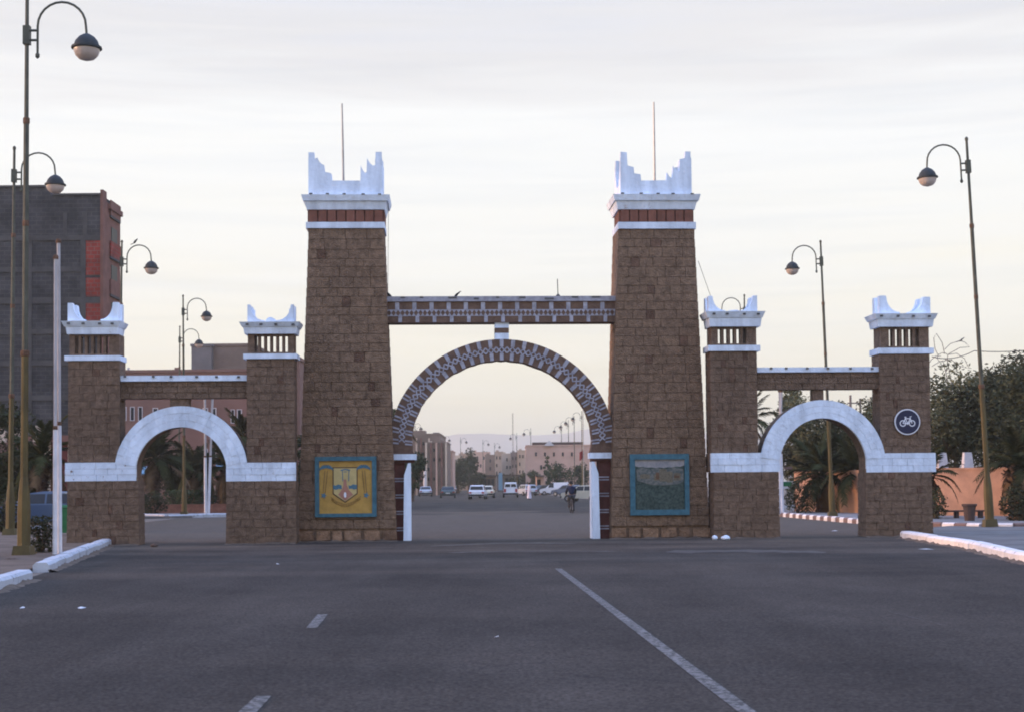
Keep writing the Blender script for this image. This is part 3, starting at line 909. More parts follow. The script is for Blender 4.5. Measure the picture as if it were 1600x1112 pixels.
# ------------------------------------------------------------------ the two side gates
YL, YR = 42.9, 44.1; SD = .74
def horn_poly(pts): return pts
def side_gate(label, P_, group=None):
    Y = P_['Y']; s = S(Y)
    g = thing('side_gate', label, 'gate', (at(P_['acx'], P_['base'], Y).x, Y, 0), group=group)
    for pi, p in enumerate(P_['piers']):
        x0, x1 = p['up']; yb0 = P_['band'][0]
        a, b, c, d = rect(x0, p['led'][1], x1, yb0, Y)
        lx0, lx1 = p['low']
        la, lb, lc, ld = rect(lx0, P_['band'][1], lx1, P_['base'], Y)
        i = .02
        core = MB()
        core.ext(a + i, b - i, Y + i, Y + SD - i, c - .02, d)
        core.ext(la + i, lb - i, Y + i - .04, Y + SD + .04 - i, -.05, ld + .1)
        pr = core.build('pier', M['mortar'], g)
        masonry(pr, const(a), const(b), c, d, const(Y), const(Y + SD), .215, .36, M['side_stone'], gap=.006, j=.02, dark=.05)
        masonry(pr, lambda z: la - .02 * (1 - z / ld), lambda z: lb + .02 * (1 - z / ld), 0, ld, const(Y - .05), const(Y + SD + .05), .215, .40, M['side_stone'], gap=.006, j=.025, dark=.05)
        # painted band
        ba, bb, bc, bd = rect(p['band'][0], P_['band'][0], p['band'][1], P_['band'][1], Y)
        bn = MB().ext(ba + .012, bb - .012, Y - .03, Y + SD + .03, bc + .005, bd - .005).build('painted_band', M['side_stone'], g)
        masonry(bn, const(ba), const(bb), bc, bd, const(Y - .07), const(Y + .04), .18, .46, M['white_old'] if p.get('old') else M['white'], 'painted_brick', gap=.0015, j=.022, proud=.008)
        # ledge, slotted storey, cornice
        def sl(n_, x0, y0, x1, y1, e, m_, fl=0):
            a, b, c, d = rect(x0, y0, x1, y1, Y)
            k = MB(); p0, q0 = Y - e, Y + SD + e
            k.add([(a + fl, p0 + fl, c), (b - fl, p0 + fl, c), (b - fl, q0 - fl, c), (a + fl, q0 - fl, c), (a, p0, d), (b, p0, d), (b, q0, d), (a, q0, d)],
                  [(0, 3, 2, 1), (4, 5, 6, 7), (0, 1, 5, 4), (1, 2, 6, 5), (2, 3, 7, 6), (3, 0, 4, 7)])
            return k.build(n_, m_, pr)
        sl('ledge', p['ledx'][0], p['led'][0], p['ledx'][1], p['led'][1], .08, M['white'])
        y0, y1 = p['lou']
        A, B, Cc, Dd = rect(x0 + 1.5, y0, x1 - 1.5, y1, Y)
        s0, s1 = p['slots']; ns_ = p['n']
        sw = (s1 - s0) / (2 * ns_ - 1)
        xs0, xs1 = rect(s0, y0, s1, y1, Y)[:2]
        MB().ext(A, xs0, Y + .02, Y + SD - .02, Cc, Dd).build('corner_post', M['side_stone'], pr)
        MB().ext(xs1, B, Y + .02, Y + SD - .02, Cc, Dd).build('corner_post', M['side_stone'], pr)
        mt = M['side_stone']
        for (c0, c1) in ((Cc, Cc + 3 * s), (Dd - 3.0 * s, Dd)):
            MB().ext(xs0, xs1, Y + .05, Y + .27, c0, c1).build('slot_rail', mt, pr)
        for k in range(ns_ - 1):
            q0 = xs0 + (2 * k + 1) * sw * s + .006; q1 = q0 + sw * s - .012
            MB().ext(q0, q1, Y + .05, Y + .27, Cc + 3 * s, Dd - 3 * s).build('slot_bar', mt, pr)
        cy0, cy1 = p['cor']; cm = cy0 + (cy1 - cy0) * .42
        cx0, cx1 = p['corx']
        sl('cornice', cx0 + 6, cm, cx1 - 5, cy1, .09, M['white'], .03)
        sl('cornice_lip', cx0, cy0, cx1, cm - .15, .18, M['white'], .07)
        for k in range(4):
            q = at(cx0 + (cx1 - cx0) * (k + .5) / 4 + random.uniform(-2, 2), cy0 + 4, Y)
            MB().box((q.x, Y - .155, q.z), (.08, .05, .05)).build('grime_spot', M['sill_dust'], pr)
        cc = (cx0 + cx1) / 2
        for h in p['horns']:
            pol = upright(h, cc, cy0, Y)
            MB().prism(pol, Y + .0, Y + .22).build('horn', M['white'], pr)
            MB().prism(pol, Y + SD - .22, Y + SD).build('horn', M['white'], pr)
            # return along the side face
            xs = [v[0] for v in pol]; zb = min(v[1] for v in pol); zt = max(v[1] for v in pol)
            left = (min(xs) + max(xs)) / 2 < at(cc, cy0, Y).x
            xo = min(xs) if left else max(xs)
            if zt - zb > .3:
                q0, q1 = (xo, xo + .16) if left else (xo - .16, xo)
                zz_ = zb + (zt - zb) * .82
                for (u0, u1, sg) in ((Y + .22, Y + SD * .47, 1), (Y + SD - .22, Y + SD * .53, -1)):
                    pp = [(u0, zb), (u1, zb), (u1, zb + .06), ((u0 + u1) / 2, zb + (zz_ - zb) * .35), (u0, zz_)]
                    if sg < 0: pp = pp[::-1]
                    MB().prism_x(pp, q0 + .004, q1).build('horn', M['white'], pr)
    # beam
    x0, x1 = P_['beamx']; y0, ym, y1 = P_['beam']
    a, b, c, d = rect(x0, ym, x1, y1, Y)
    bm = MB().ext(a, b, Y + .16, Y + SD - .16, c + .01, d).build('beam', M['mortar'], g)
    masonry(bm, const(a), const(b), c, d, const(Y + .14), const(Y + SD - .14), .16, .42, M['side_stone'], gap=.01, j=.05, proud=.012)
    a, b, c, d = rect(x0 - 2, y0, x1 + 2, ym - .3, Y)
    MB().ext(a, b, Y + .06, Y + SD - .06, c, d).build('beam_cap', M['white'], bm)
    for k in range(6):
        q = at(x0 + (x1 - x0) * (k + .5) / 6 + random.uniform(-6, 6), y0 + 2, Y)
        MB().box((q.x, Y + .05, q.z), (.07, .05, .05)).build('grime_spot', M['sill_dust'], bm)
    x0, x1 = P_['link']
    a, b, c, d = rect(x0, y1, x1, P_['oapex'] + 3, Y)
    MB().ext(a, b, Y + .2, Y + SD - .2, c, d - .004).build('link_post', M['side_stone'], g)
    # arch of painted bricks, three rings
    acx = P_['acx']; acy = P_['acy']; c0 = at(acx, acy, Y)
    ax, az, bx, bz = P_['ri'][0] * s, P_['ri'][1] * s, P_['ro'][0] * s, P_['ro'][1] * s
    def pt(f, t):
        return (c0.x - (ax + (bx - ax) * f) * math.cos(R(t)), c0.z + (az + (bz - az) * f) * math.sin(R(t)))
    n = 48; cr = MB(); t0, t1 = P_.get('t', (8, 172))
    for i in range(n):
        ta, tb = t0 + (t1 - t0) * i / n, t0 + (t1 - t0) * (i + 1) / n
        q = [pt(.03, ta), pt(.03, tb), pt(.97, tb), pt(.97, ta)]
        v_ = [(x, Y - .065, z) for x, z in q] + [(x, Y + SD + .065, z) for x, z in q]
        cr.add(v_, [(0, 3, 2, 1), (4, 5, 6, 7), (0, 1, 5, 4), (2, 3, 7, 6)])
    ar = cr.build('arch', M['side_stone'], g)
    for ring in range(3):
        nb = 15 + ring * 3
        for i in range(nb):
            ta = t0 + (t1 - t0) * (i + (.0 if ring % 2 else .0)) / nb; tb = t0 + (t1 - t0) * (i + 1) / nb
            f0, f1 = ring / 3 + .003, (ring + 1) / 3 - .003
            jj = random.uniform(-.004, .014); e = .05
            poly = [pt(f0, ta + e), pt(f1, ta + e), pt(f1, (ta + tb) / 2), pt(f1, tb - e), pt(f0, tb - e), pt(f0, (ta + tb) / 2)]
            MB().prism(poly[::-1], Y - .085 - jj, Y + .05).build('painted_brick', M['white'], ar)
    # soffit: dark underside course
    return g
def curve_horn(xo, xi, yt, yb, w0, steps=6, flip=1):
    """outline of one horn: outer edge xo, inner toe xi, tip width w0"""
    pts = []
    for k in range(steps + 1):
        f = k / steps
        pts.append((xo + flip * (w0 + (abs(xi - xo) - w0) * (1 - math.cos(f * PI / 2))), yt + (yb - yt) * math.sin(f * PI / 2) ** 1.0 * .8 + 2))
    out_ = [(xo, yb), (xo, yt), (xo + flip * w0 * .9, yt)] + pts + [(xi, yb)]
    # counter-clockwise seen from the front (y grows downwards in the photograph)
    return out_ if flip < 0 else out_[::-1]
LEFT = dict(Y=YL, acx=282, acy=737, base=851, band=(722, 751), ri=(70.5, 70), ro=(103, 103), oapex=634, beamx=(182, 384), beam=(586, 595, 622), link=(262, 292),
    piers=[dict(up=(107, 187), low=(106.5, 216), band=(103, 212.5), led=(556, 564), ledx=(102, 188), lou=(523, 556), slots=(117, 170), n=6, cor=(503, 523), corx=(98, 190), old=True,
                horns=[curve_horn(106, 133, 474, 504, 8), curve_horn(184.5, 157, 473, 504, 9, flip=-1)]),
           dict(up=(383, 458), low=(352, 460), band=(351.5, 460), led=(552, 560), ledx=(378, 462), lou=(521, 552), slots=(395, 447), n=6, cor=(503, 521), corx=(372, 467),
                horns=[curve_horn(384, 411, 475, 504, 5), curve_horn(456.5, 429, 475, 504, 5, flip=-1), [(412, 504), (428, 504), (427, 498), (423, 495.5), (420, 494.5), (416, 496), (413, 499)]])])
RIGHT = dict(Y=YR, acx=1284, acy=728, base=838, band=(707, 737), ri=(69, 75), ro=(99, 103.5), oapex=624.5, beamx=(1182, 1376), beam=(573, 581, 608), link=(1271, 1288),
    piers=[dict(up=(1107, 1181), low=(1112, 1214.5), band=(1107, 1215.5), led=(540, 549), ledx=(1103, 1185), lou=(511, 540), slots=(1119, 1164), n=5, cor=(488, 511), corx=(1098, 1192),
                horns=[curve_horn(1104, 1131, 463, 489, 7), curve_horn(1181, 1155, 462.5, 489, 7, flip=-1), [(1130, 489), (1158, 489), (1156, 487), (1149, 485), (1140, 485.5), (1133, 487)]]),
           dict(up=(1374, 1454), low=(1352, 1456), band=(1352, 1462), led=(543, 552), ledx=(1370, 1459), lou=(510, 543), slots=(1389, 1437), n=5, cor=(490, 510), corx=(1363, 1464),
                horns=[curve_horn(1374, 1406, 461, 491, 11), curve_horn(1455, 1419, 463, 491, 12, flip=-1)])])
left_gate = side_gate('brown stone side gate with chipped white paint on its leftmost band, left of the towers', LEFT, 'side gates of the town gate')
right_gate = side_gate('brown stone side gate carrying the round blue bicycle sign, right of the towers', RIGHT, 'side gates of the town gate')

# ------------------------------------------------------------------ panels on the towers and the cycle sign
def panel(label, name, cat, fx0, fy0, fx1, fy1, ix0, iy0, ix1, iy1):
    Y = YT
    a, b, c, d = rect(fx0, fy0, fx1, fy1, Y)
    t = thing(name, label, cat, ((a + b) / 2, Y - .06, c))
    e, f, g, h = rect(ix0, iy0, ix1, iy1, Y)
    y0, y1 = Y - .11, Y + .02
    MB().ext(a, b, y0, y1, h, d).build('frame', M['blue_frame'], t)
    MB().ext(a, b, y0, y1, c, g).build('frame', M['blue_frame'], t)
    MB().ext(a, e, y0 + .001, y1, g + .001, h - .001).build('frame', M['blue_frame'], t)
    MB().ext(f, b, y0 + .001, y1, g + .001, h - .001).build('frame', M['blue_frame'], t)
    return t, (e, f, g, h)
t, (e, f, g, h) = panel('square yellow panel with a painted town crest in a blue frame', 'crest_panel', 'emblem', 494, 713, 589, 806.5, 500.5, 719.5, 582, 801)
Yp = YT - .055
MB().ext(e, f, Yp, YT + .02, g, h).build('board', M['yellow'], t)
ec = at(541.3, 760, YT); s = S(YT)
def E(x, y): return (ec.x + (480 + x / 6.95 - 541.3) * s, ec.z - (700 + y / 6.95 - 760) * s)
def P(poly): return [E(*p) for p in poly]
def lay(n_, m_, k): return Yp - .006 - k * .004, Yp + .01
y0, y1 = lay(0, 0, 0); MB().prism(P([(285, 202), (285, 492), (420, 588), (555, 492), (555, 202)]), y0, y1).build('shield_outline', M['emblem_line'], t)
y0, y1 = lay(0, 0, 1); MB().prism(P([(298, 215), (298, 485), (420, 573), (543, 485), (543, 215)]), y0, y1).build('shield', M['pale_yellow'], t)
y0, y1 = lay(0, 0, 2); MB().prism(P([(405, 335), (400, 400), (385, 445), (345, 500), (420, 566), (508, 500), (458, 445), (440, 400), (432, 335)]), y0, y1).build('tower_emblem', M['emblem_pink'], t)
y0, y1 = lay(0, 0, 3); MB().disc(E(420, 502), 14 / 6.95 * s, y0, y1, 14, 30 / 6.95 * s).build('door_emblem', M['sign_white'], t)
def star(x, y, r_, n_=6):
    return P([(x + (r_ if k % 2 == 0 else r_ * .45) * math.cos(PI * k / n_), y - (r_ if k % 2 == 0 else r_ * .45) * math.sin(PI * k / n_)) for k in range(2 * n_)])
y0, y1 = lay(0, 0, 2)
MB().prism(P([(292, 395), (318, 402), (345, 388), (382, 398), (386, 440), (350, 436), (322, 448), (292, 438)]), y0, y1).build('wave_emblem', M['emblem_blue'], t)
MB().prism(P([(456, 398), (480, 404), (505, 388), (546, 396), (546, 438), (515, 446), (492, 434), (462, 440)]), y0, y1).build('wave_emblem', M['emblem_blue'], t)
mm = MB()
mm.line(P([(372, 238), (420, 228), (475, 238)]), .035, y0, y1); mm.line(P([(392, 240), (396, 355)]), .022, y0 - .001, y1); mm.line(P([(462, 240), (458, 355)]), .022, y0 - .001, y1); mm.line(P([(405, 255), (438, 255)]), .02, y0 - .002, y1)
mm.build('arch_emblem', M['emblem_blue'], t)
for (x, dx) in ((218, -1), (618, 1)):
    q = MB()
    for k in range(9):
        a_ = PI * k / 8
        q.line(P([(x, 205), (x + 58 * math.cos(a_), 205 - 42 * math.sin(a_) + 14), (x + 74 * math.cos(a_), 232 - 30 * math.sin(a_))]), .035, y0 - .0002 * k, y1)
    q.build('palm_emblem', M['emblem_blue'], t)
    q = MB(); q.line(P([(x - 14, 240), (x + 22 * dx - 12, 480)]), .012, y0, y1); q.line(P([(x + 14, 240), (x + 22 * dx + 10, 480)]), .012, y0, y1)
    q.build('palm_trunk_emblem', M['emblem_line'], t)
    MB().prism(star(x + 28 * dx, 508, 36, 5), y0, y1).build('tuft_emblem', M['emblem_blue'], t)
q = MB(); rb = [(270, 527), (325, 572), (420, 606), (515, 572), (588, 517)]
q.line(P(rb), .008, y0, y1); q.line(P([(x, y + 24) for x, y in rb]), .008, y0 - .001, y1)
for k in range(14):
    fx = .06 + .88 * k / 13; i = min(3, int(fx * 4)); u = fx * 4 - i
    x = rb[i][0] + (rb[i + 1][0] - rb[i][0]) * u; y = rb[i][1] + (rb[i + 1][1] - rb[i][1]) * u
    q.line(P([(x - 5, y + 14), (x + 3, y + 5 + 6 * (k % 3))]), .012, y0 - .002, y1)
q.build('ribbon', M['emblem_line'], t)

t, (e, f, g, h) = panel('square painted scene of dark palm groves and pale walls in a blue frame', 'mural_panel', 'painting', 985, 708.5, 1078, 804, 993, 717, 1071, 795.5)
gm = mat('mural_grove', (.018, .032, .028), .6, scale=13, col2=(.075, .105, .085), detail=6, spec=.3)
MB().ext(e, f, Yp, YT + .02, g, h).build('board', gm, t)
hc = h - g; wc = f - e
def Q(u, v): return (e + wc * u, h - hc * v)
y0, y1 = Yp - .006, Yp + .01
scal = [Q(0.0, .0), Q(0, .13)] + [Q(i / 12, .13 + (.012 if i % 2 else .0) - .03 * math.sin(PI * i / 12) * -1) for i in range(1, 12)] + [Q(1, .12), Q(1, 0)]
MB().prism(scal, y0, y1).build('painted_sky', mat('mural_sky', (.22, .22, .23), .6, scale=7, col2=(.36, .33, .31), spec=.3), t)
mid = [Q(0.02, .2), Q(.05, .42), Q(.3, .5), Q(.55, .52), Q(.85, .5), Q(.98, .44), Q(.98, .2), Q(.8, .16), Q(.6, .2), Q(.45, .17), Q(.3, .2), Q(.15, .16)]
MB().prism(mid, y0 - .001, y1).build('painted_hillside', mat('mural_hills', (.06, .08, .08), .6, scale=12, col2=(.20, .19, .16), detail=6, spec=.3), t)
km = mat('mural_walls', (.10, .085, .058), .6, scale=20, col2=(.2, .165, .11), spec=.3)
for (u0, v0, u1, v1) in ((.5, .2, .64, .44), (.64, .25, .76, .46), (.38, .3, .5, .42), (.78, .28, .92, .42), (.1, .3, .3, .38)):
    MB().prism([Q(u0, v1), Q(u1, v1), Q(u1, v0), Q((u0 + u1) / 2, v0 - .015), Q(u0, v0)], y0 - .003, y1).build('painted_building', km, t)
dk = mat('mural_doorway', (.12, .065, .035), .6, spec=.3)
for (u0, v0, u1, v1) in ((.42, .26, .49, .4), (.79, .32, .9, .37)):
    MB().prism([Q(u0, v1), Q(u1, v1), Q(u1, v0), Q(u0, v0)], y0 - .005, y1).build('painted_doorway', dk, t)

# cycle sign: blue disc with white bicycle
Yc = YR - .1
c0 = at(1419.3, 658.3, Yc); s = S(Yc)
t = thing('cycle_sign', 'round blue sign with a white bicycle on the right pier', 'sign', (c0.x, Yc, c0.z))
MB().disc((c0.x, c0.z), 20.3 * s, Yc - .01, Yc + .03, 36).build('rim', M['sign_white'], t)
MB().disc((c0.x, c0.z), 18.6 * s, Yc - .016, Yc + .02, 36).build('disc', M['sign_blue'], t)
b = MB(); y0, y1 = Yc - .021, Yc
def Bp(x, y): return (c0.x + x * s, c0.z - y * s)
for wx in (-7.4, 7.2):
    b.line([Bp(wx + 4.4 * math.cos(2 * PI * k / 16), 2.2 + 4.4 * math.sin(2 * PI * k / 16)) for k in range(17)], 1.5 * s, y0, y1)
b.line([Bp(-7.4, 2.2), Bp(-3.4, -5.2), Bp(4.4, -5.2), Bp(7.2, 2.2)], 1.3 * s, y0 - .001, y1)
b.line([Bp(-3.4, -5.2), Bp(.2, 2.4), Bp(4.4, -5.2)], 1.2 * s, y0 - .002, y1)
b.line([Bp(-7.4, 2.2), Bp(.2, 2.4)], 1.2 * s, y0 - .003, y1)
b.line([Bp(-4.6, -7.4), Bp(-1.8, -7.2)], 1.7 * s, y0 - .001, y1); b.line([Bp(-3.2, -7.2), Bp(-3.4, -5.2)], 1.2 * s, y0 - .004, y1)
b.line([Bp(4.4, -5.2), Bp(3.9, -8), Bp(6.4, -8.6)], 1.2 * s, y0 - .004, y1)
b.disc(Bp(.2, 2.4), 1.7 * s, y0 - .005, y1, 12)
b.build('bicycle_symbol', M['sign_white'], t)

# the gates stand square to the avenue, a little turned to the left of the camera axis
TURN = R(2.7)
def turn(o, c):
    c = Vector((c.location.x, c.location.y, 0)); d = Vector(o.location) - c
    o.location = c + Matrix.Rotation(TURN, 3, 'Z') @ d
    o.rotation_euler.z += TURN
for o in list(C.objects):
    if o.parent is None and o.name.split('.')[0] in ('crest_panel', 'mural_panel'): turn(o, gate)
    if o.parent is None and o.name.startswith('cycle_sign'): turn(o, right_gate)
for o in (gate, left_gate, right_gate): turn(o, o)
right_gate.location.x += .03
left_gate.location.x += .03
gate.location.x += .035

# ------------------------------------------------------------------ street lamps
def make_lamp(name='street_lamp', Hh=12.6, detail=1):
    """post with a hooped arm to +X"""
    t = thing(name, 'tmp', 'street lamp')
    n = 10 if detail else 6
    b = MB()
    b.box((0, 0, .12), (.42, .42, .24), top=(.85, .85))
    b.build('base_plate', M['olive'], t, local=True)
    b = MB(); b.lathe([(.155, .24), (.15, .3), (.148, 1.05), (.125, 1.4), (.092, 1.7), (.084, 1.75), (.08, 4.5)], n=8 if detail else 6)
    b.build('pedestal', M['olive'], t, local=True)
    b = MB(); b.lathe([(.068, 4.5), (.062, 9.7), (.052, 9.72), (.042, Hh - .12), (.056, Hh - .1), (.056, Hh - .04), (.03, Hh)], n=8 if detail else 6)
    b.build('post', M['pole_grey'], t, local=True)
    for z, r_ in ((4.5, .1), (7.4, .074), (9.7, .078)):
        b = MB(); b.lathe([(r_ * .85, z - .07), (r_, z - .05), (r_, z + .05), (r_ * .85, z + .07)], n=8 if detail else 6)
        b.build('collar', M['rust'], t, local=True)
    # hooped arm
    xa = .24; r_ = .54; zt = Hh - .22
    pts = [(xa, 0, Hh - 1.42), (xa, 0, zt - r_)]
    for k in range(1, 13):
        a_ = PI - PI * k / 12
        pts.append((xa + r_ + r_ * math.cos(a_), 0, zt - r_ + r_ * math.sin(a_)))
    pts.append((xa + 2 * r_ + .02, 0, zt - r_ - .22))
    b = MB(); b.tube(pts, .028, 6)
    b.lathe([(.01, Hh - 1.5), (.05, Hh - 1.46), (.05, Hh - 1.4), (.02, Hh - 1.36)], (xa, 0, 0), 8)
    b.build('arm', M['pole_grey'], t, local=True)
    b = MB()
    for z in (Hh - .86, Hh - 1.08):
        b.tube([(0, 0, z), (xa, 0, z)], .03, 6)
    b.box((0, 0, Hh - .97), (.15, .15, .42))
    b.build('bracket', M['pole_grey'], t, local=True)
    lx, lz = xa + 2 * r_ + .02, zt - r_ - .2
    b = MB(); b.lathe([(.05, .02), (.09, 0), (.17, -.05), (.245, -.14), (.285, -.25), (.29, -.27), (.335, -.275), (.34, -.32), (.3, -.335)], (lx, 0, lz), 18 if detail else 10)
    hd = b.build('lamp_head', M['lamp_dome'], t, local=True, smooth=True)
    b = MB(); b.lathe([(.29, -.336), (.285, -.38), (.25, -.47), (.17, -.55), (.06, -.585)], (lx, 0, lz), 18 if detail else 10)
    b.build('bowl', M['lamp_bowl'], hd, local=True, smooth=True)
    return t
lampP = make_lamp()
lampF = make_lamp(detail=0)
first = {lampP: True, lampF: True}
def place_lamp(proto, base, toppx, label, flip=False, sc=1.0, rz=None):
    global first
    if first[proto]:
        o = proto; first[proto] = False
    else:
        o = copy_tree(proto)
    o['label'] = label; o['group'] = 'street lamps with hooped arms'
    o.location = base
    lean = 0
    if toppx:
        tp = at(*toppx, base[1])
        lean = math.atan2(tp.x - base[0], tp.z)
        sc = sc if sc != 1.0 else (Vector((tp.x - base[0], 0, tp.z)).length / 12.6)
    o.scale = (sc, sc, sc)
    o.rotation_euler = (0, lean if not flip else -lean, 0) if not flip else (0, -lean, PI)
    if flip:
        o.rotation_mode = 'XYZ'
        o.rotation_euler = (0, -lean, PI)
    return o
def base_at(px, Y):
    p = at(px, 756, Y); return (p.x, Y, .05)
q = gnd(37, 872)
place_lamp(lampP, (q.x, q.y, .05), (42.5, -8), 'nearest street lamp, olive post at the left edge beside the white poles')
place_lamp(lampP, base_at(16, 50.5), (22.5, 231), 'olive street lamp just left of the nearest lamp, before the grey block building')
place_lamp(lampP, base_at(185, 73), (190.5, 377), 'street lamp at the right corner of the grey block building, bird on its arm')
place_lamp(lampP, base_at(288, 84), (286, 462), 'street lamp seen through the left side gate, taller of two above its beam')
place_lamp(lampP, base_at(279, 118), (281, 510), 'smaller street lamp behind another one, above the left side gate beam')
q = gnd(1547, 822, .1)
place_lamp(lampP, (q.x, q.y, .1), (1510, 219), 'leaning street lamp on the right pavement before the dark trees', True)
q = gnd(1301, 807, .1)
place_lamp(lampP, (q.x, q.y, .1), (1282, 379), 'street lamp whose yellowish post stands inside the right side gate opening', True)
place_lamp(lampP, base_at(1164, 92), (1163, 461), 'street lamp with its arm rising behind the crown of the right side gate', True)
FL = [(910, 652, 221, 1, 'tallest of the far street lamps, nearest the right foot of the great arch'), (898, 659, 237, 1, 'far street lamp second from the right foot of the great arch'),
      (889, 665, 253, 1, 'far street lamp third from the right foot of the great arch'), (878, 672, 274, 1, 'far street lamp fourth from the right foot of the great arch'),
      (830, 676, 291, 1, 'far street lamp above the left end of the rose building'), (808, 683, 320, 1, 'far street lamp in the middle of the avenue right of the mast'),
      (646, 668, 262, 0, 'far street lamp nearest the left foot of the great arch'), (650, 673, 277, 0, 'far street lamp second from the left foot of the great arch'),
      (678, 683, 315, 0, 'far street lamp over the brown building on the left of the avenue'), (693, 686, 329, 0, 'far street lamp at the right end of the brown building'),
      (720, 689, 344, 0, 'far street lamp above the dark trees of the avenue'), (755, 692.5, 360, 0, 'far street lamp above the low tan houses'), (773, 697, 384, 0, 'farthest lowest street lamp just left of the thin mast')]
for (px, py, Y, fl, lb) in FL:
    hz = 756 + (800 - px) * .0087
    hgt = (hz - py) * S(Y) + EYE + .9
    place_lamp(lampF, base_at(px, Y), None, lb, bool(fl), sc=hgt / 12.6)

# birds
def bird(label, p, rz=0, sc=1.0):
    t = thing('bird', label, 'bird', p, rz, 'dark birds perched up high')
    b = MB(); b.lathe([(.005, -.17), (.03, -.14), (.07, -.06), (.08, .03), (.055, .1), (.045, .13), (.05, .17), (.035, .21), (.008, .24)], n=8)
    b.v = [(x, -z * .8, .12 + z * .6 + y * .9) for x, y, z in b.v]
    b.build('body', M['bird'], t, local=True, smooth=True)
    MB().add([(-.03, .12, .04), (.03, .12, .04), (.045, .34, -.02), (-.045, .34, -.02), (-.03, .12, .02), (.03, .12, .02), (.045, .34, -.035), (-.045, .34, -.035)],
             [(0, 1, 2, 3), (7, 6, 5, 4), (0, 4, 5, 1), (1, 5, 6, 2), (2, 6, 7, 3), (3, 7, 4, 0)]).build('tail_feathers', M['bird'], t, local=True)
    MB().tube([(0, -.19, .27), (0, -.25, .26)], [.02, .004], 5).build('beak', M['bird'], t, local=True)
    b = MB(); b.tube([(.02, 0, 0), (.02, 0, .08)], .006, 4); b.tube([(-.02, 0, 0), (-.02, 0, .08)], .006, 4); b.build('legs', M['bird'], t, local=True)
    t.scale = (sc, sc, sc)
p = at(713, 463, YB + .25); bird('dark bird standing on the beam above the patterned arch', (p.x, p.y, ZT), R(70), .65)
p = at(608, 463, YB + .25); bird('dark bird on the beam end against the left tower', (p.x, p.y, ZT), R(-80), .8)
p = at(211, 381.5, 73); bird('dark bird on the lamp arm beside the grey block building', (p.x, p.y, p.z + .02), R(60), .8)
p = at(1502, 534, 75); bird('dark bird on the wire palm ornament', (p.x, p.y, p.z), R(90), .75)
# antenna and cables
q0 = at(872, 463, YB + .3); q1 = at(871, 436, YB + .3)
t = thing('antenna', 'thin rod antenna standing on the beam near the right tower', 'antenna', (q0.x, q0.y, ZT))
MB().tube([(q0.x, q0.y, ZT), (q1.x, q1.y, q1.z)], .014, 5).build('rod', M['wire'], t)
MB().lathe([(.07, 0), (.06, .05), (.02, .09)], (q0.x, q0.y, ZT), 8).build('foot', M['wire'], t)
def cable(label, pts, r_=.008, sag=0, name='cable'):
    a = pts[0]; P_ = []
    for a, b in zip(pts[:-1], pts[1:]):
        for k in range(9):
            p = Vector(a).lerp(Vector(b), k / 8); p.z -= sag * 4 * (k / 8) * (1 - k / 8); P_.append(p)
    o = MB().tube(P_, r_, 4).build(name, M['wire'])
    props(o, label, 'cable')
cable('thin cable hanging from the left tower cornice down to the beam', [at(607, 318, YT - .02), at(606, 462, YT + .5)], .006)
cable('thin stay cable from the right tower to the right side gate crown', [at(1091, 408, YT + .2), at(1110, 462, YR + .3)], .007)
cable('overhead cable leaving the leaning lamp towards the right edge', [at(1456, 557, 54), at(1522, 548, 53), at(1680, 533, 51)], .014, .15)

# ------------------------------------------------------------------ white poles, signs
def pole(label, bpx, tpx, Y, r0, r1, joint, grp, z=.05, name='flagpole'):
    a = at(*bpx, Y); b = at(*tpx, Y); a.z = z
    t = thing(name, label, 'pole', tuple(a), group=grp)
    j = a.lerp(b, joint)
    MB().tube([tuple(a), tuple(j)], [r0, r0 * .9], 10).build('lower_tube', M['pole_white'], t, smooth=True)
    MB().tube([tuple(j), tuple(b)], [r0 * .72, r1], 10).build('upper_tube', M['pole_worn'], t, smooth=True)
    MB().tube([tuple(j - Vector((0, 0, .04))), tuple(j + Vector((0, 0, .05)))], r0 * .98, 10).build('joint_ring', M['rust'], t)
    MB().lathe([(r1 * 1.5, 0), (r1 * 1.6, .06), (r1, .1)], tuple(b), 8).build('cap', M['rust'], t)
pole('taller of the two white poles beside the nearest lamp', (93.5, 869), (91.5, 380), 35.6, .056, .042, .42, 'white flagpoles by the left kerb')
pole('shorter white pole standing with the taller one by the left kerb', (86, 872), (87, 405), 35.3, .056, .042, .43, 'white flagpoles by the left kerb')
pole('left one of two white poles seen through the left side gate', (321.5, 806), (320, 623), 83, .085, .06, .5, 'white poles beyond the left side gate', .12)
pole('right leaning one of two white poles seen through the left side gate', (325.5, 806), (332, 622), 83, .085, .06, .5, 'white poles beyond the left side gate', .12)
pole('white pole at the inner jamb of the right side gate, left one', (1217.5, 805), (1221, 612), 71, .07, .05, .5, 'white poles beyond the right side gate', .12)
pole('white pole right of another at the jamb of the right side gate', (1223, 805), (1218, 612), 73, .07, .05, .5, 'white poles beyond the right side gate', .12)
# green and white road sign
Y = 76
c0 = at(1235, 757, Y); s = S(Y)
t = thing('direction_sign', 'small green and white road sign beyond the right side gate', 'sign', (c0.x, Y, .12))
pb = at(1233.5, 800, Y)
MB().tube([(pb.x, Y + .05, .1), (pb.x, Y + .05, c0.z + .3)], .04, 8).build('post', M['steel'], t)
a, b, c, d = rect(1222, 751, 1243, 763, Y); MB().ext(a, b, Y - .03, Y, c, d).build('board', M['sign_white'], t)
a, b, c, d = rect(1223, 752, 1237, 759, Y); MB().ext(a, b, Y - .036, Y - .028, c, d).build('green_field', M['sign_green'], t)
a, b, c, d = rect(1225, 728.5, 1238, 732.5, Y); MB().ext(a, b, Y - .03, Y, c, d).build('orange_board', M['kerb_red'], t)
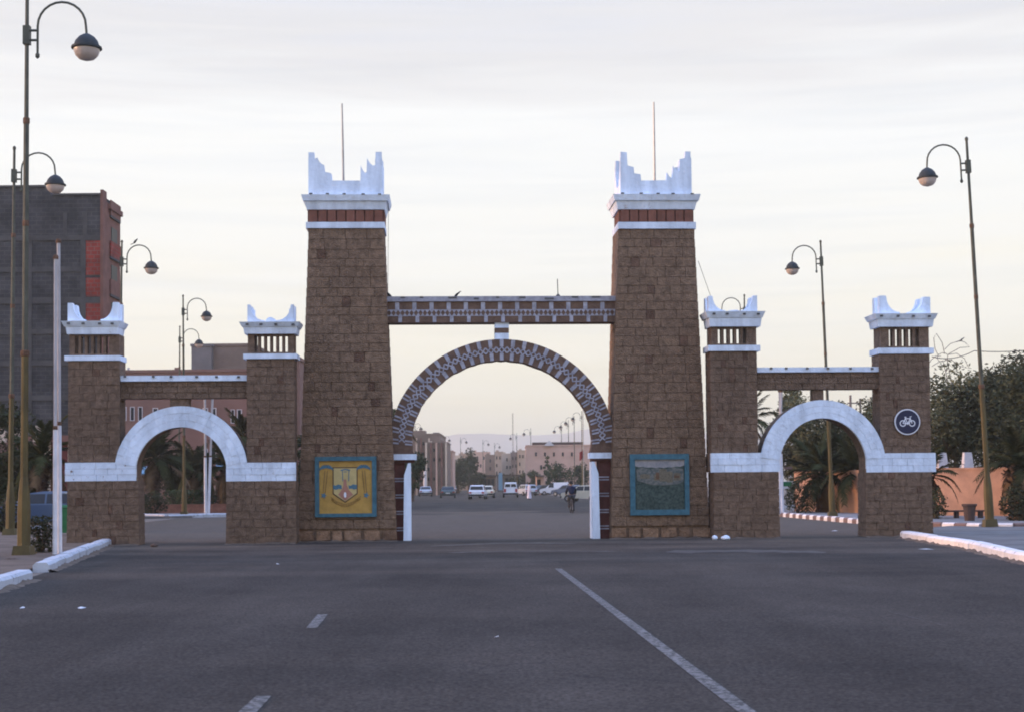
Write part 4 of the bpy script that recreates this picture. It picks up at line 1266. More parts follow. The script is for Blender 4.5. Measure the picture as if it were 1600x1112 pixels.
# wire palm ornament
Y = 75
c0 = at(1478, 560, Y); s = S(Y)
t = thing('palm_ornament', 'tall wire outline of a palm tree rising behind the right side gate', 'ornament', (c0.x, Y, .12))
def ox(x, y): q = at(x, y, Y); return (q.x, q.y, q.z)
MB().tube([(c0.x - .05, Y, .1), ox(1482, 640), ox(1480, 590), ox(1474, 566)], .02, 5).build('stem', M['wire_pale'], t)
MB().tube([(c0.x + .3, Y, .1), ox(1489, 640), ox(1487, 600), ox(1480, 562)], .02, 5).build('stem', M['wire_pale'], t)
for pts in ([(1476, 553), (1472, 535), (1463, 521), (1459, 528), (1461, 545), (1466, 555)], [(1476, 546), (1485, 537), (1500, 532), (1508, 535), (1515, 542), (1500, 543), (1482, 553)],
            [(1480, 554), (1495, 552), (1507, 560), (1514, 575), (1500, 572), (1488, 563), (1476, 561)], [(1470, 556), (1462, 556), (1455, 562), (1450, 570)], [(1478, 552), (1472, 551), (1466, 554), (1464, 559), (1467, 564), (1474, 565), (1480, 561), (1481, 555), (1478, 552)],
            [(1474, 563), (1466, 566), (1456, 572)]):
    MB().tube([ox(*p) for p in pts], .017, 5).build('frond_outline', M['wire_pale'], t)

# ------------------------------------------------------------------ vegetation
def leaf_quads(b, c, n, size, rnd, flat=.5):
    for _ in range(n):
        while True:
            q = Vector((rnd.uniform(-1, 1), rnd.uniform(-1, 1), rnd.uniform(-1, 1)))
            if q.length <= 1: break
        p = Vector(c[:3]) + Vector((q.x * c[3], q.y * c[3], q.z * c[3] * .8))
        u = Vector((rnd.gauss(0, 1), rnd.gauss(0, 1), rnd.gauss(0, .7))).normalized()
        w_ = u.cross(Vector((rnd.gauss(0, 1), rnd.gauss(0, 1), rnd.gauss(0, 1)))).normalized()
        L = size * rnd.uniform(.6, 1.5); W_ = L * .42
        b.add([p - u * L * .5, p + w_ * W_ * .5 - u * L * .05, p + u * L * .5, p - w_ * W_ * .5 + u * L * .05], [(0, 1, 2, 3)])
def tree(label, base, height, cw, cd, crown_z, m, nclump=40, nleaf=85, size=.24, seed=1, grp='leafy trees', name='tree', trunk_r=.16, shape=None):
    rnd = random.Random(seed)
    if size < .28: size *= .66; nleaf = int(nleaf * 2.3)
    t = thing(name, label, 'tree', tuple(base), group=grp)
    top = height; cz = (crown_z + top) / 2; rz_ = (top - crown_z) / 2
    cr = MB(); clumps = []
    for i in range(nclump):
        while True:
            q = Vector((rnd.uniform(-1, 1), rnd.uniform(-1, 1), rnd.uniform(-1, 1)))
            if .25 < q.length <= 1: break
        k = .75 + .35 * math.sin(3.1 * math.atan2(q.y, q.x) + seed) * (1 - abs(q.z))
        clumps.append((q.x * cw / 2 * k, q.y * cd / 2 * k, cz + q.z * rz_, rnd.uniform(.14, .28) * min(cw, top - crown_z)))
    for c in clumps:
        leaf_quads(cr, c, nleaf, size, rnd)
    cr.build('crown', m, t, local=True)
    tr = MB()
    lean = rnd.uniform(-.15, .15)
    fork = crown_z + rz_ * .25
    tr.tube([(0, 0, -.05), (lean * .3, .05, fork * .4), (lean, 0, fork)], [trunk_r * 1.25, trunk_r, trunk_r * .75], 8)
    tr.build('trunk', M['bark'], t, local=True, smooth=True)
    for c in rnd.sample(clumps, min(7, len(clumps))):
        l = MB(); a = Vector((lean, 0, fork)); b_ = Vector(c[:3])
        mid = a.lerp(b_, .5) + Vector((0, 0, -.1 * (b_ - a).length * .5))
        l.tube([a, mid, b_], [trunk_r * .55, trunk_r * .35, trunk_r * .12], 6)
        l.build('limb', M['bark'], t, local=True, smooth=True)
    return t
def frond_mesh(L, m, seed, droop=.8, nl=26, lw=.05):
    rnd = random.Random(seed); b = MB(); pts = []
    for i in range(11):
        f = i / 10
        pts.append(Vector((L * (f - .12 * f * f * droop), 0, L * (.42 * f - .72 * droop * f * f))))
    b.tube(pts, [.035 * (1 - .8 * i / 10) * L / 3 for i in range(11)], 5)
    for i in range(nl):
        f = .12 + .86 * i / (nl - 1); k = f * 10; i0 = min(9, int(k)); p = pts[i0].lerp(pts[i0 + 1], k - i0)
        t = (pts[i0 + 1] - pts[i0]).normalized()
        ll = L * .24 * (1 - .55 * abs(f - .4) / .6) * rnd.uniform(.85, 1.15)
        for sd_ in (-1, 1):
            d = (t * .62 + Vector((0, sd_ * .8, -.12 + rnd.uniform(-.12, .16)))).normalized()
            e = p + d * ll + Vector((0, 0, -.16 * ll)); mid = p + d * ll * .55
            wv = t * lw * L / 3
            b.add([p - wv, p + wv, mid + wv * .9, e, mid - wv * .9], [(0, 1, 2, 3, 4)])
    return b.mesh('frond', m)
FR = [frond_mesh(1.0 * 3, M['frond'], i, d) for i, d in enumerate((.45, .75, 1.1, 1.35))]
FRD = [frond_mesh(1.0 * 3, M['frond_dry'], i + 9, d) for i, d in enumerate((.6, 1.4))]
def palm(label, base, th, fl, n=26, seed=1, dry=4, tr=.22, grp='date palms'):
    rnd = random.Random(seed)
    t = thing('palm_tree', label, 'palm tree', tuple(base), group=grp)
    b = MB(); prof = []
    k = max(8, int(th / .12))
    for i in range(k + 1):
        f = i / k
        prof.append((tr * (1.25 - .35 * f) * (1.12 if i % 2 else .92) * rnd.uniform(.95, 1.05), -.05 + (th + .1) * f))
    b.lathe(prof, n=9); b.build('trunk', M['palm_bark'], t, local=True)
    sk = MB()
    for i in range(26):                       # stubs of cut fronds under the crown
        a = rnd.uniform(0, 2 * PI); z = th - rnd.uniform(0, min(.8, th * .6)); c_, s_ = math.cos(a), math.sin(a)
        sk.tube([(tr * .8 * c_, tr * .8 * s_, z), (tr * 1.9 * c_, tr * 1.9 * s_, z + .22)], [.05, .025], 4)
    sk.build('frond_stubs', M['palm_bark'], t, local=True)
    for i in range(n):
        isdry = i < dry
        f = (i + .5) / n
        el = R(-50) + R(118) * f if not isdry else R(rnd.uniform(-75, -35))
        az = i * 2.399 + rnd.uniform(-.2, .2)
        me = FRD[i % 2] if isdry else FR[min(3, int((1 - f) * 4))]
        o = bpy.data.objects.new('frond', me); C.objects.link(o); o.parent = t
        o.location = (0, 0, th + .05 * rnd.random())
        o.rotation_euler = (rnd.uniform(-.3, .3), -el, az)
        sc = fl / 3 * rnd.uniform(.85, 1.1) * (.8 if f > .9 else 1)
        o.scale = (sc, sc, sc)
    return t
def shrub(label, base, w_, d, h, m, n=900, size=.13, seed=1, name='shrub', cat='shrub', grp=None, boxy=False):
    rnd = random.Random(seed); b = MB(); b0 = MB()
    for _ in range(n):
        if boxy:
            q = Vector((rnd.uniform(-1, 1), rnd.uniform(-1, 1), rnd.uniform(0, 1)))
        else:
            while True:
                q = Vector((rnd.uniform(-1, 1), rnd.uniform(-1, 1), rnd.uniform(0, 1)))
                if (q.x ** 2 + q.y ** 2 + ((q.z - .45) / .55) ** 2) <= 1 + .15 * math.sin(q.x * 9 + seed): break
        leaf_quads(b, (q.x * w_ / 2, q.y * d / 2, q.z * h, .03), 1, size, rnd)
    t = thing(name, label, cat, tuple(base), group=grp)
    b.build('foliage', m, t, local=True)
    st = MB()
    for k in range(5):
        a = k * 1.3
        st.tube([(.04 * math.cos(a), .04 * math.sin(a), 0), (w_ * .25 * math.cos(a), d * .25 * math.sin(a), h * .6)], [.03, .012], 5)
    st.build('stems', M['bark'], t, local=True)
    return t
def gb(px, Y, z=.1):
    p = at(px, 756, Y); return (p.x, Y, z)
# right: trees behind the orange wall
tree('broad dark olive tree behind the right gate pier, above the orange wall', gb(1492, 70), 6.6, 4.6, 4.5, 1.9, M['leaf_olive'], 60, 110, .26, 3, 'dark trees behind the orange wall')
tree('olive tree behind the leaning lamp post, above the orange wall', gb(1546, 72), 6.9, 4.2, 4.5, 1.8, M['leaf_olive'], 55, 110, .26, 5, 'dark trees behind the orange wall')
tree('tallest dark tree at the right edge above the orange wall', gb(1603, 69), 7.0, 4.4, 4.5, 1.4, M['leaf_dark'], 60, 110, .26, 8, 'dark trees behind the orange wall')
tree('dense low tree at the far right edge in front of the wall', gb(1640, 60), 6.2, 4.2, 4, .8, M['leaf_dark'], 55, 110, .24, 11, 'dark trees behind the orange wall')
tree('bushy dark tree filling the left half of the right side gate opening', gb(1258, 84), 6.0, 3.9, 3.5, 1.2, M['leaf_olive'], 55, 110, .26, 13, 'trees beyond the right side gate')
tree('bushy dark tree filling the right half of the right side gate opening', gb(1322, 82), 5.6, 3.6, 3.5, 1.0, M['leaf_dark'], 55, 110, .26, 17, 'trees beyond the right side gate')
tree('tree with its tip showing above the right side gate arch, left of the link post', gb(1243, 110), 8.1, 2.6, 2.5, 4.5, M['leaf_olive'], 24, 90, .28, 19, 'trees beyond the right side gate')
tree('tree with thin tip below the right end of the side gate beam', gb(1364, 88), 6.6, 3.0, 3, 2.2, M['leaf_olive'], 34, 90, .26, 23, 'trees beyond the right side gate')
palm('date palm with low trunk at the right edge before the orange wall', gb(1594, 57, .12), 2.0, 1.9, 26, 4, 5, .36)
palm('date palm beside the lamp post inside the right side gate opening', gb(1285, 75, .12), 1.7, 2.6, 28, 6, 3, .28)
palm('date palm against the right jamb inside the right side gate opening', gb(1340, 73, .12), 1.8, 2.5, 26, 9, 4, .26)
palm('date palm with drooping fronds between wall and right gate pier', gb(1452, 62, .12), 1.6, 1.5, 20, 12, 3, .2)
palm('tall palm showing its fronds between the right tower and the right side gate', gb(1168, 88, .05), 5.0, 2.4, 24, 15, 3, .2)
shrub('dark round shrub at the foot of the wall in the right side gate opening', gb(1246, 73.5, .12), 1.3, 1, 1.5, M['leaf_dark'], 700, .14, 3, grp='shrubs along the orange wall')
shrub('dark shrub at the right edge at the foot of the palm', gb(1592, 56, .12), 1.4, 1.2, 1.4, M['leaf_dark'], 1000, .14, 5, grp='shrubs along the orange wall')
shrub('low dark shrub beside the right gate pier before the orange wall', gb(1462, 60, .12), .9, .9, 1.2, M['leaf_dark'], 500, .13, 6, grp='shrubs along the orange wall')

# orange wall with white post caps
def wall(label, pts, ht, m, th=.3, name='garden_wall', caps=(), coping=.08):
    t = thing(name, label, 'wall', (pts[0][0], pts[0][1], 0))
    for a, b in zip(pts[:-1], pts[1:]):
        a = Vector(a); b = Vector(b); tt = (b - a).normalized(); nn = Vector((-tt.y, tt.x)) * th / 2
        q = [a - nn, b - nn, b + nn, a + nn]
        m_ = MB(); m_.add([(p.x, p.y, 0) for p in q] + [(p.x, p.y, ht) for p in q], [(3, 2, 1, 0), (4, 5, 6, 7), (0, 1, 5, 4), (1, 2, 6, 5), (2, 3, 7, 6), (3, 0, 4, 7)])
        m_.build('wall_panel', m, t)
        nn *= 1.18; q = [a - nn, b - nn, b + nn, a + nn]
        m_ = MB(); m_.add([(p.x, p.y, ht + .001) for p in q] + [(p.x, p.y, ht + coping) for p in q], [(3, 2, 1, 0), (4, 5, 6, 7), (0, 1, 5, 4), (1, 2, 6, 5), (2, 3, 7, 6), (3, 0, 4, 7)])
        m_.build('coping', m, t)
    for (x, y) in caps:
        m_ = MB(); m_.box((x, y, ht + coping + .3), (.42, .42, .6), top=(.75, .75)); m_.build('post_cap', M['white_trim'], t)
        MB().box((x, y, ht + coping + .63), (.3, .3, .06)).build('post_cap', M['white_trim'], t)
    return t
pw = [gnd(1208, 797), at(1452, 800, 66), at(1600, 800, 63), at(1900, 800, 58)]
wl = [(pw[0].x, 79), (pw[1].x, 66), (pw[2].x, 63.5), (pw[3].x, 58)]
cp1 = at(1512.5, 715, 65.3); cp2 = at(1474, 715, 65.7)
wall('long orange plastered garden wall with white post caps under the dark trees', wl, 2.05, M['orange_wall'], caps=[(cp1.x, 65.4), (cp2.x, 65.9)])
# planter on the right pavement
q = gnd(1515, 813, .12)
t = thing('planter', 'dark tapered planter standing before the orange wall', 'planter', (q.x, q.y, .12))
MB().lathe([(.18, 0), (.23, .5), (.28, .56), (.28, .62), (.24, .62), (.22, .58)], n=12).build('pot', M['bin_dark'], t, local=True)
MB().lathe([(.21, .56), (.2, .575), (.01, .585)], n=12).build('soil', M['rock'], t, local=True)
# low dark bench in front of the wall
a = at(1452, 812, 61); b = at(1540, 812, 60)
t = thing('bench', 'long low stone bench at the foot of the orange wall', 'bench', ((a.x + b.x) / 2, 60.6, .12))
MB().box((0, 0, .28), (2.3, .4, .06)).build('seat', M['bin_dark'], t, local=True)
for x in (-.95, 0, .95): MB().box((x, 0, .125), (.12, .34, .25)).build('leg', M['bin_dark'], t, local=True)

# left: vegetation round the grey building
palm('palm with an orange tinged frond reaching in at the left edge', (-13.9, 33.5, .09), 3.9, 2.7, 24, 21, 9, .24)
palm('palm between the nearest lamp and the white poles, before the shopfronts', gb(66, 58, .09), 2.6, 1.9, 24, 22, 3, .2)
palm('left palm inside the left side gate opening', gb(243, 96, .1), 3.2, 2.9, 28, 25, 4, .25)
palm('second palm inside the left side gate opening, right of the lamp posts', gb(308, 100, .1), 2.4, 2.6, 26, 27, 3, .25)
palm('palm half hidden by the right pier of the left side gate', gb(352, 92, .1), 2.6, 2.4, 24, 29, 4, .24)
palm('palm top above the right shoulder of the left side gate arch', gb(378, 110, .1), 5.0, 2.4, 24, 31, 2, .22)
tree('dark tree at the left edge behind the second lamp', gb(-8, 62), 5.2, 3.0, 3, .8, M['leaf_dark'], 40, 110, .24, 33, 'dark trees left of the gate')
tree('small dark tree between the left lamps and the shopfronts', gb(45, 66), 3.4, 2.2, 2, .7, M['leaf_dark'], 30, 90, .22, 35, 'dark trees left of the gate')
tree('bushy dark tree behind the hedge in the left side gate opening', gb(270, 104), 4.2, 4.5, 3, .8, M['leaf_dark'], 40, 90, .26, 37, 'dark trees left of the gate')
tree('dark tree glimpsed in the slit between left side gate and left tower', gb(470, 80), 4.4, 1.6, 1.6, .8, M['leaf_dark'], 20, 90, .22, 39, 'dark trees left of the gate')
q = gnd(65, 862, .09)
shrub('black looking clipped shrub between the nearest lamp and the white poles', (q.x, q.y, .09), .55, .5, .85, M['leaf_dark'], 900, .09, 41, boxy=True)
shrub('dark wide shrub at the left edge behind the lamps', gb(5, 54, .09), 1.4, 1, 1.3, M['leaf_dark'], 900, .13, 43, grp='shrubs left of the gate')
shrub('dark shrub under the palm in the left side gate opening', gb(240, 88, .12), 1.8, 1, 1.3, M['leaf_dark'], 900, .15, 45, grp='shrubs left of the gate')
shrub('rounded shrub at the left jamb of the left side gate opening', gb(221, 86, .12), 1.2, 1, 1.2, M['leaf_dark'], 700, .14, 47, grp='shrubs left of the gate')
hp = at(322, 785, 91)
shrub('trimmed green hedge behind the white poles in the left side gate opening', (hp.x, 92, .5), 5.2, .9, .95, M['leaf_green'], 3600, .13, 49, 'hedge', 'hedge', boxy=True)
wall('low red brick edging under the hedge beyond the left side gate', [(at(205, 790, 90.5).x, 90.5), (at(362, 790, 90.5).x, 90.5)], .55, M['soil'], .3, 'low_wall', coping=.05)

# ------------------------------------------------------------------ buildings
def bwindow(par, x0, x1, z0, z1, y, m_frame, m_pane=None, d=.06, arch=False):
    """window on a wall facing -Y at y: frame proud of the wall, pane a sub-part"""
    fw = min(.12, (x1 - x0) * .2)
    b = MB()
    b.ext(x0 - fw, x0, y - d, y + .02, z0 - fw, z1 + fw); b.ext(x1, x1 + fw, y - d, y + .02, z0 - fw, z1 + fw)
    b.ext(x0, x1, y - d + .001, y + .02, z1, z1 + fw); b.ext(x0, x1, y - d + .001, y + .02, z0 - fw, z0)
    if arch:
        b.prism([(x0 - fw, z1 + fw), (x1 + fw, z1 + fw), ((x0 + x1) / 2 + fw, z1 + fw * 3), ((x0 + x1) / 2 - fw, z1 + fw * 3)], y - d + .002, y + .02)
    f = b.build('window', m_frame, par)
    MB().ext(x0 + .001, x1 - .001, y - .012, y + .01, z0 + .001, z1 - .001).build('pane', m_pane or M['window_dark'], f)
# unfinished block of flats, left
YG = 75
s = S(YG)
c0 = at(-100, 756, YG); cR = at(159, 756, YG)
xL, xR = c0.x, cR.x
Z = lambda py, px=80: at(px, py, YG).z
flats = thing('apartment_block', 'unfinished grey concrete block building with a red brick bay at its right corner', 'building', ((xL + xR) / 2, YG, 0))
zt1, zt2 = Z(306), Z(293, 40)
xs1 = at(82, 300, YG).x; xs0 = at(72, 293, YG).x
DEP = 3.3
MB().prism([(xL, 0), (xR, 0), (xR, zt1), (xs1, zt1), (xs0, zt2), (xL, zt2)], YG, YG + DEP).build('wall', M['block'], flats)
# concrete frame, proud of the block infill
for py in (371, 420, 468, 517, 566, 620):
    b = MB(); b.ext(xL, at(133.5, 400, YG).x if py == 420 else xR - .02, YG - .035, YG + .02, Z(py) - (.16 if py != 468 else .2), Z(py) + .1); b.build('floor_beam', M['concrete'], flats)
for px in (-40, 46, 130):
    xx = at(px, 500, YG).x; b = MB(); b.ext(xx - .13, xx + .13, YG - .045, YG + .02, 0, Z(372)); b.build('column', M['concrete'], flats)
for px in (133, 102):
    xx = at(px, 340, YG).x; b = MB(); b.ext(xx - .1, xx + .1, YG - .03, YG + .02, Z(372), Z(333)); b.build('column', M['concrete'], flats)
for (y0, y1) in ((377, 431), (435, 464), (470, 514)):
    a, b_ = at(134.5, 400, YG).x, at(157.5, 400, YG).x
    MB().ext(a, b_, YG - .03, YG + .02, Z(y1), Z(y0)).build('brick_infill', M['red_brick'], flats)
MB().ext(xL, xs1 - .4, YG - .06, YG + DEP, zt2, zt2 + .1).build('parapet', M['concrete'], flats)
MB().ext(xs1, xR, YG - .06, YG + .3, zt1, zt1 + .1).build('parapet', M['concrete'], flats)
# corner pier and street side
a = xR; zc_ = Z(297, 155)
MB().ext(a - .06, a + .08, YG - .08, YG + .6, 0, zc_).build('corner_pier', M['brown_plaster'], flats)
MB().ext(a + .001, a + .06, YG + .6, YG + DEP, 0, zt1 - .2).build('street_side', M['brown_plaster'], flats)
for k, py in enumerate((330, 395, 455, 515, 575)):
    z = Z(py)
    MB().ext(a + .06, a + .14, YG + 1.2, YG + DEP - .2, z - .12, z).build('balcony_slab', M['concrete'], flats)
    MB().ext(a + .08, a + .14, YG + 1.2, YG + DEP - .2, z + .001, z + .75).build('balcony_front', M['red_brick'] if k % 2 else M['brown_plaster'], flats)
    if k == 0: continue
    b = MB(); b.ext(a + .05, a + .085, YG + 1.5, YG + 2.6, z + .02, z + 1.5); b.build('window', M['window_dark'], flats)
MB().ext(a + .05, a + .2, YG + .9, YG + DEP, zt1 - .5, zt1 - .25).build('eaves', M['brown_plaster'], flats)
# shop front strip at street level
zsh = Z(690); x0 = at(20, 700, YG).x
MB().ext(xL, xR - .3, YG - .5, YG - .05, zsh, zsh + .3).build('shop_canopy', M['brown_plaster'], flats)
for i in range(7):
    x1 = xL + (xR - .4 - xL) * i / 7; x2 = xL + (xR - .4 - xL) * (i + 1) / 7
    MB().ext(x1 + .15, x2 - .15, YG - .07, YG + .01, .2, zsh - .02).build('shutter', M['shop_red'] if i % 2 else M['bin_dark'], flats)
    MB().ext(x2 - .13, x2 + .13, YG - .12, YG + .01, .001, zsh - .01).build('shop_pier', M['cream_far'] if i in (5, 4) else M['brown_plaster'], flats)

# pale crenellated garden wall bits in front of the flats
YC = 69
xa, xb = at(-20, 680, YC).x, at(68, 680, YC).x
t = thing('crenellated_wall', 'pinkish wall with stepped crenels behind the nearest lamp', 'wall', ((xa + xb) / 2, YC, 0))
zt = at(50, 690, YC).z
MB().ext(xa, xb, YC, YC + .3, 0, zt).build('wall_panel', M['pink'], t)
for k in range(4):
    x = xb - .25 - k * .85
    MB().box((x, YC + .15, zt + .25), (.42, .34, .5)).build('merlon', M['cream_far'], t)
    MB().box((x, YC + .15, zt + .62), (.22, .3, .24)).build('merlon', M['cream_far'], t)

def pbuild(name, label, px0, px1, pyt, Y, dep, m, grp=None, wins=(), parapet=True, frame=None, roofbits=(), pym=None):
    a = at(px0, pyt, Y).x; b = at(px1, pyt, Y).x; zt = at((px0 + px1) / 2, pyt, Y).z
    t = thing(name, label, 'building', ((a + b) / 2, Y, 0), group=grp)
    MB().ext(a, b, Y, Y + dep, -.02, zt).build('wall', m, t)
    if parapet:
        th = .35
        MB().ext(a - .08, b + .08, Y - .08, Y + th, zt, zt + .22).build('parapet', m, t)
        MB().ext(a - .08, a + th, Y + th, Y + dep, zt, zt + .22).build('parapet', m, t)
        MB().ext(b - th, b + .08, Y + th, Y + dep, zt, zt + .22).build('parapet', m, t)
    for (x0, y0, x1, y1) in wins:
        if Y > 200 and random.random() < .4: continue
        p = at((x0 + x1) / 2, (y0 + y1) / 2, Y); hw = (x1 - x0) * S(Y) / 2; hh = (y1 - y0) * S(Y) / 2
        bwindow(t, p.x - hw, p.x + hw, p.z - hh, p.z + hh, Y, frame or (M['white_trim'] if Y < 200 else m), d=.08)
    for (x0, y0, x1, dd, mm_) in roofbits:
        q0 = at(x0, y0, Y).x; q1 = at(x1, y0, Y).x; zz_ = at((x0 + x1) / 2, y0, Y).z
        MB().ext(q0, q1, Y + .6, Y + .6 + dd, zt + .001, zz_).build('roof_room', mm_, t)
    return t
BG = 'town buildings beyond the gates'
# beyond the left side gate
W3 = [(192, 636, 197, 656), (204.5, 636, 209.5, 656), (217, 636, 222, 656), (318, 638, 324, 658), (331, 638, 337, 658), (361.5, 640, 366, 660), (371.5, 640, 377, 660),
      (240, 638, 246, 658), (290, 638, 296, 658)]
W3 += [(x0, 702, x1, 722) for (x0, _, x1, _) in W3]
pbuild('house', 'dusky pink building with slim white framed windows beyond the left side gate', 176, 470, 581, 122, 9, M['pink'], BG, W3, roofbits=((196, 573, 199, .2, M['white_trim']), (270, 573, 276, .8, M['pink'])))
pbuild('house', 'bare grey rendered building rising behind the pink one, by the left gate crown', 299, 330, 541, 134, 8, M['grey_far'], BG)
pbuild('house', 'brown rendered building to the right of the grey one, behind the left gate', 330.5, 395, 540.5, 135, 10, M['brown_far'], BG)
tp = pbuild('house', 'pinkish tall house glimpsed between left side gate and left tower', 452, 468, 563, 105, 8, M['pink'], BG)
pbuild('house', 'rose house edge behind the left tower, lower than its neighbour', 466, 520, 600, 112, 8, M['pink_far'], BG)
# awnings and blue kiosk in the left opening
for (x0, x1, y, lb) in ((214, 240, 741, 'pale blue awning on the left in the left side gate opening'), (334, 356, 735, 'pale blue awning on the right in the left side gate opening')):
    Y = 112; a, b_ = at(x0, y, Y).x, at(x1, y, Y).x; z = at(x0, y, Y).z
    t = thing('awning', lb, 'awning', ((a + b_) / 2, Y, 0), group='blue awnings')
    MB().prism_x([(Y, z), (Y + 1.2, z + .55), (Y + 1.2, z + .62), (Y, z + .07)], a, b_).build('canopy', M['awning'], t)
    for x in (a + .06, b_ - .06): MB().tube([(x, Y + .05, 0), (x, Y + .05, z)], .035, 6).build('pole', M['steel'], t)
Y = 102; a, b_ = at(304, 760, Y).x, at(319, 760, Y).x; z = at(304, 759, Y).z
t = thing('kiosk', 'small blue sheet metal kiosk behind the hedge in the left opening', 'kiosk', ((a + b_) / 2, Y, 0))
MB().ext(a, b_, Y, Y + 1.2, 0, z).build('body', M['blue_box'], t)
MB().ext(a - .1, b_ + .1, Y - .3, Y + 1.3, z + .001, z + .08).build('roof', M['awning'], t)
MB().ext(a + .1, b_ - .1, Y - .02, Y + .01, z - .9, z - .25).build('hatch', M['window_dark'], t)

# along the avenue
rb_ = pbuild('house', 'tall brown building at the left foot of the great arch', 612, 688, 679, 245, 20, M['brown_far'], BG, [(x, y, x + 3.2, y + 5) for x in (650, 660, 670, 680) for y in (690, 706, 722, 738)], roofbits=((640, 672, 664, 4, M['brown_far']), (676, 675, 686, 3, M['grey_far'])))
cb_ = pbuild('house', 'cream building with red brown pillars, right of the brown one', 664, 699, 692, 238, 12, M['brown_far'], BG, [(x, y, x + 3, y + 5) for x in (668, 677, 686) for y in (700, 715, 730, 745)], roofbits=((670, 688, 674, 1.5, M['cream_far']), (688, 687, 694, 2, M['brown_far'])))
for (px, mm_) in ((666, 'cream_far'), (673.5, 'brown_plaster'), (682, 'pink_far'), (690, 'brown_plaster'), (697, 'cream_far')):
    q0, q1 = at(px - 1.3, 700, 238).x, at(px + 1.3, 700, 238).x
    MB().ext(q0, q1, 237.6, 238.05, 0, at(px, 691, 238).z).build('pilaster', M[mm_], cb_)
for (px, mm_) in ((651, 'cream_far'), (658, 'brown_plaster'), (670.5, 'cream_far')):
    q0, q1 = at(px - 1.2, 700, 245).x, at(px + 1.2, 700, 245).x
    MB().ext(q0, q1, 244.6, 245.05, 0, at(px, 684, 245).z).build('pilaster', M[mm_], rb_)
pbuild('house', 'narrow rose house beside the cream building left of the dark trees', 699.5, 707, 705, 262, 12, M['pink_far'], BG, [(701, y, 704, y + 4) for y in (712, 725, 738)])
far = [(703, 720, 712, 420, 'cream_far', 'pale cream house just right of the rose one, far down the avenue'), (717, 742, 709, 440, 'tan_far', 'low tan house behind the dark trees'),
       (738, 765, 706.5, 470, 'pink_far', 'long rose house under the flat hill'), (758, 772, 711, 400, 'brown_far', 'small brown house in the centre of the avenue end'),
       (773, 786, 706, 430, 'tan_far', 'tan house just left of the thin mast'), (784, 801, 709, 410, 'cream_far', 'cream house under the thin mast'), (798, 811, 707, 400, 'grey_far', 'grey house just right of the thin mast'),
       (809, 824, 704, 390, 'tan_far', 'tan house touching the left end of the long rose building')]
for i, (a, b_, y, Y, m_, lb) in enumerate(far):
    ws = [(a + 2 + k * 5, y + 6 + r_ * 12, a + 4.2 + k * 5, y + 11 + r_ * 12) for k in range(max(1, int((b_ - a - 2) / 5))) for r_ in range(3)]
    pbuild('house', lb, a, b_, y, Y, 14, M[m_], BG, ws, roofbits=((a + 2, y - 3.5, a + 6, 3, M[m_]),))
t = pbuild('house', 'long rose building with dark roof edge right of the avenue', 822, 978, 696, 250, 16, M['pink_far'], BG, [(x, 706, x + 3, 712) for x in range(836, 925, 14)] + [(x, 726, x + 3, 733) for x in range(830, 925, 14)])
zr = at(870, 690, 250).z; xa, xb = at(832, 690, 250).x, at(912, 690, 250).x; zr0 = at(870, 696, 250).z + .23
MB().ext(xa, xb, 250.5, 256, zr0, zr).build('roof_edge', M['bin_dark'], t)
xm = at(858, 690, 250).x
MB().prism([(xm - .9, zr0 - .2), (xm + .9, zr0 - .2), (xm, zr + .25)], 249.6, 250.4).build('gable', M['white_trim'], t)
# lower shops in front on both sides
for (a, b_, y, Y, m_, lb) in ((742, 775, 743, 330, 'brown_far', 'low dark shop with a flat canopy at the avenue end'), (776, 818, 742, 340, 'grey_far', 'low bluish shop row right of the dark canopy'), (838, 850, 744, 230, 'pink_far', 'small pink kiosk before the rose building')):
    t = pbuild('shop', lb, a, b_, y, Y, 6, M[m_], 'low shops along the avenue', [(a + 2 + k * 6, y + 5, a + 6 + k * 6, y + 15) for k in range(int((b_ - a - 3) / 6))], parapet=False, frame=M['bin_dark'])
    q0, q1 = at(a - 1, y, Y).x, at(b_ + 1, y, Y).x; zz_ = at((a + b_) / 2, y, Y).z
    MB().ext(q0, q1, Y - 1.6, Y + 6.1, zz_ + .001, zz_ + .2).build('canopy', M['bin_dark'], t)
# trees of the avenue
tree('big dark tree in the left half of the avenue, tallest of its clump', gb(733, 300, 0), 8.2, 4.6, 4, 1.2, M['leaf_dark'], 40, 60, .5, 51, 'avenue trees', trunk_r=.3)
tree('dark rounded tree left of the tallest one in the avenue', gb(716, 290, 0), 6.2, 5.0, 4, .8, M['leaf_dark'], 36, 60, .5, 53, 'avenue trees', trunk_r=.3)
tree('low spreading dark tree right of the tallest one in the avenue', gb(747, 285, 0), 4.0, 3.2, 4, .6, M['leaf_dark'], 30, 60, .45, 55, 'avenue trees', trunk_r=.25)
tree('small tree hidden behind the left arch pier in the avenue', gb(644, 150, 0), 5.2, 2.6, 3, .8, M['leaf_green'], 30, 80, .3, 57, 'avenue trees')
tree('green feathery tree before the rose building, behind the white van', gb(872, 236, 0), 4.6, 4.4, 3, .6, M['leaf_green'], 34, 70, .32, 59, 'avenue trees')
tree('green tree before the rose building, behind the cyclist', gb(908, 238, 0), 4.6, 3.6, 3, .8, M['leaf_green'], 32, 70, .32, 61, 'avenue trees')
tree('thin pointed tree before the middle of the rose building', gb(856, 240, 0), 6.2, 1.6, 1.6, 1.2, M['leaf_green'], 16, 60, .3, 63, 'avenue trees')
tree('small yellowish tree behind the robed walker', gb(834, 246, 0), 4.0, 2.6, 2.4, .8, M['leaf_olive'], 22, 60, .32, 65, 'avenue trees')
tree('small dark tree left of the cream van in the avenue', gb(815, 330, 0), 4.2, 5, 3, .6, M['leaf_dark'], 24, 60, .45, 67, 'avenue trees')
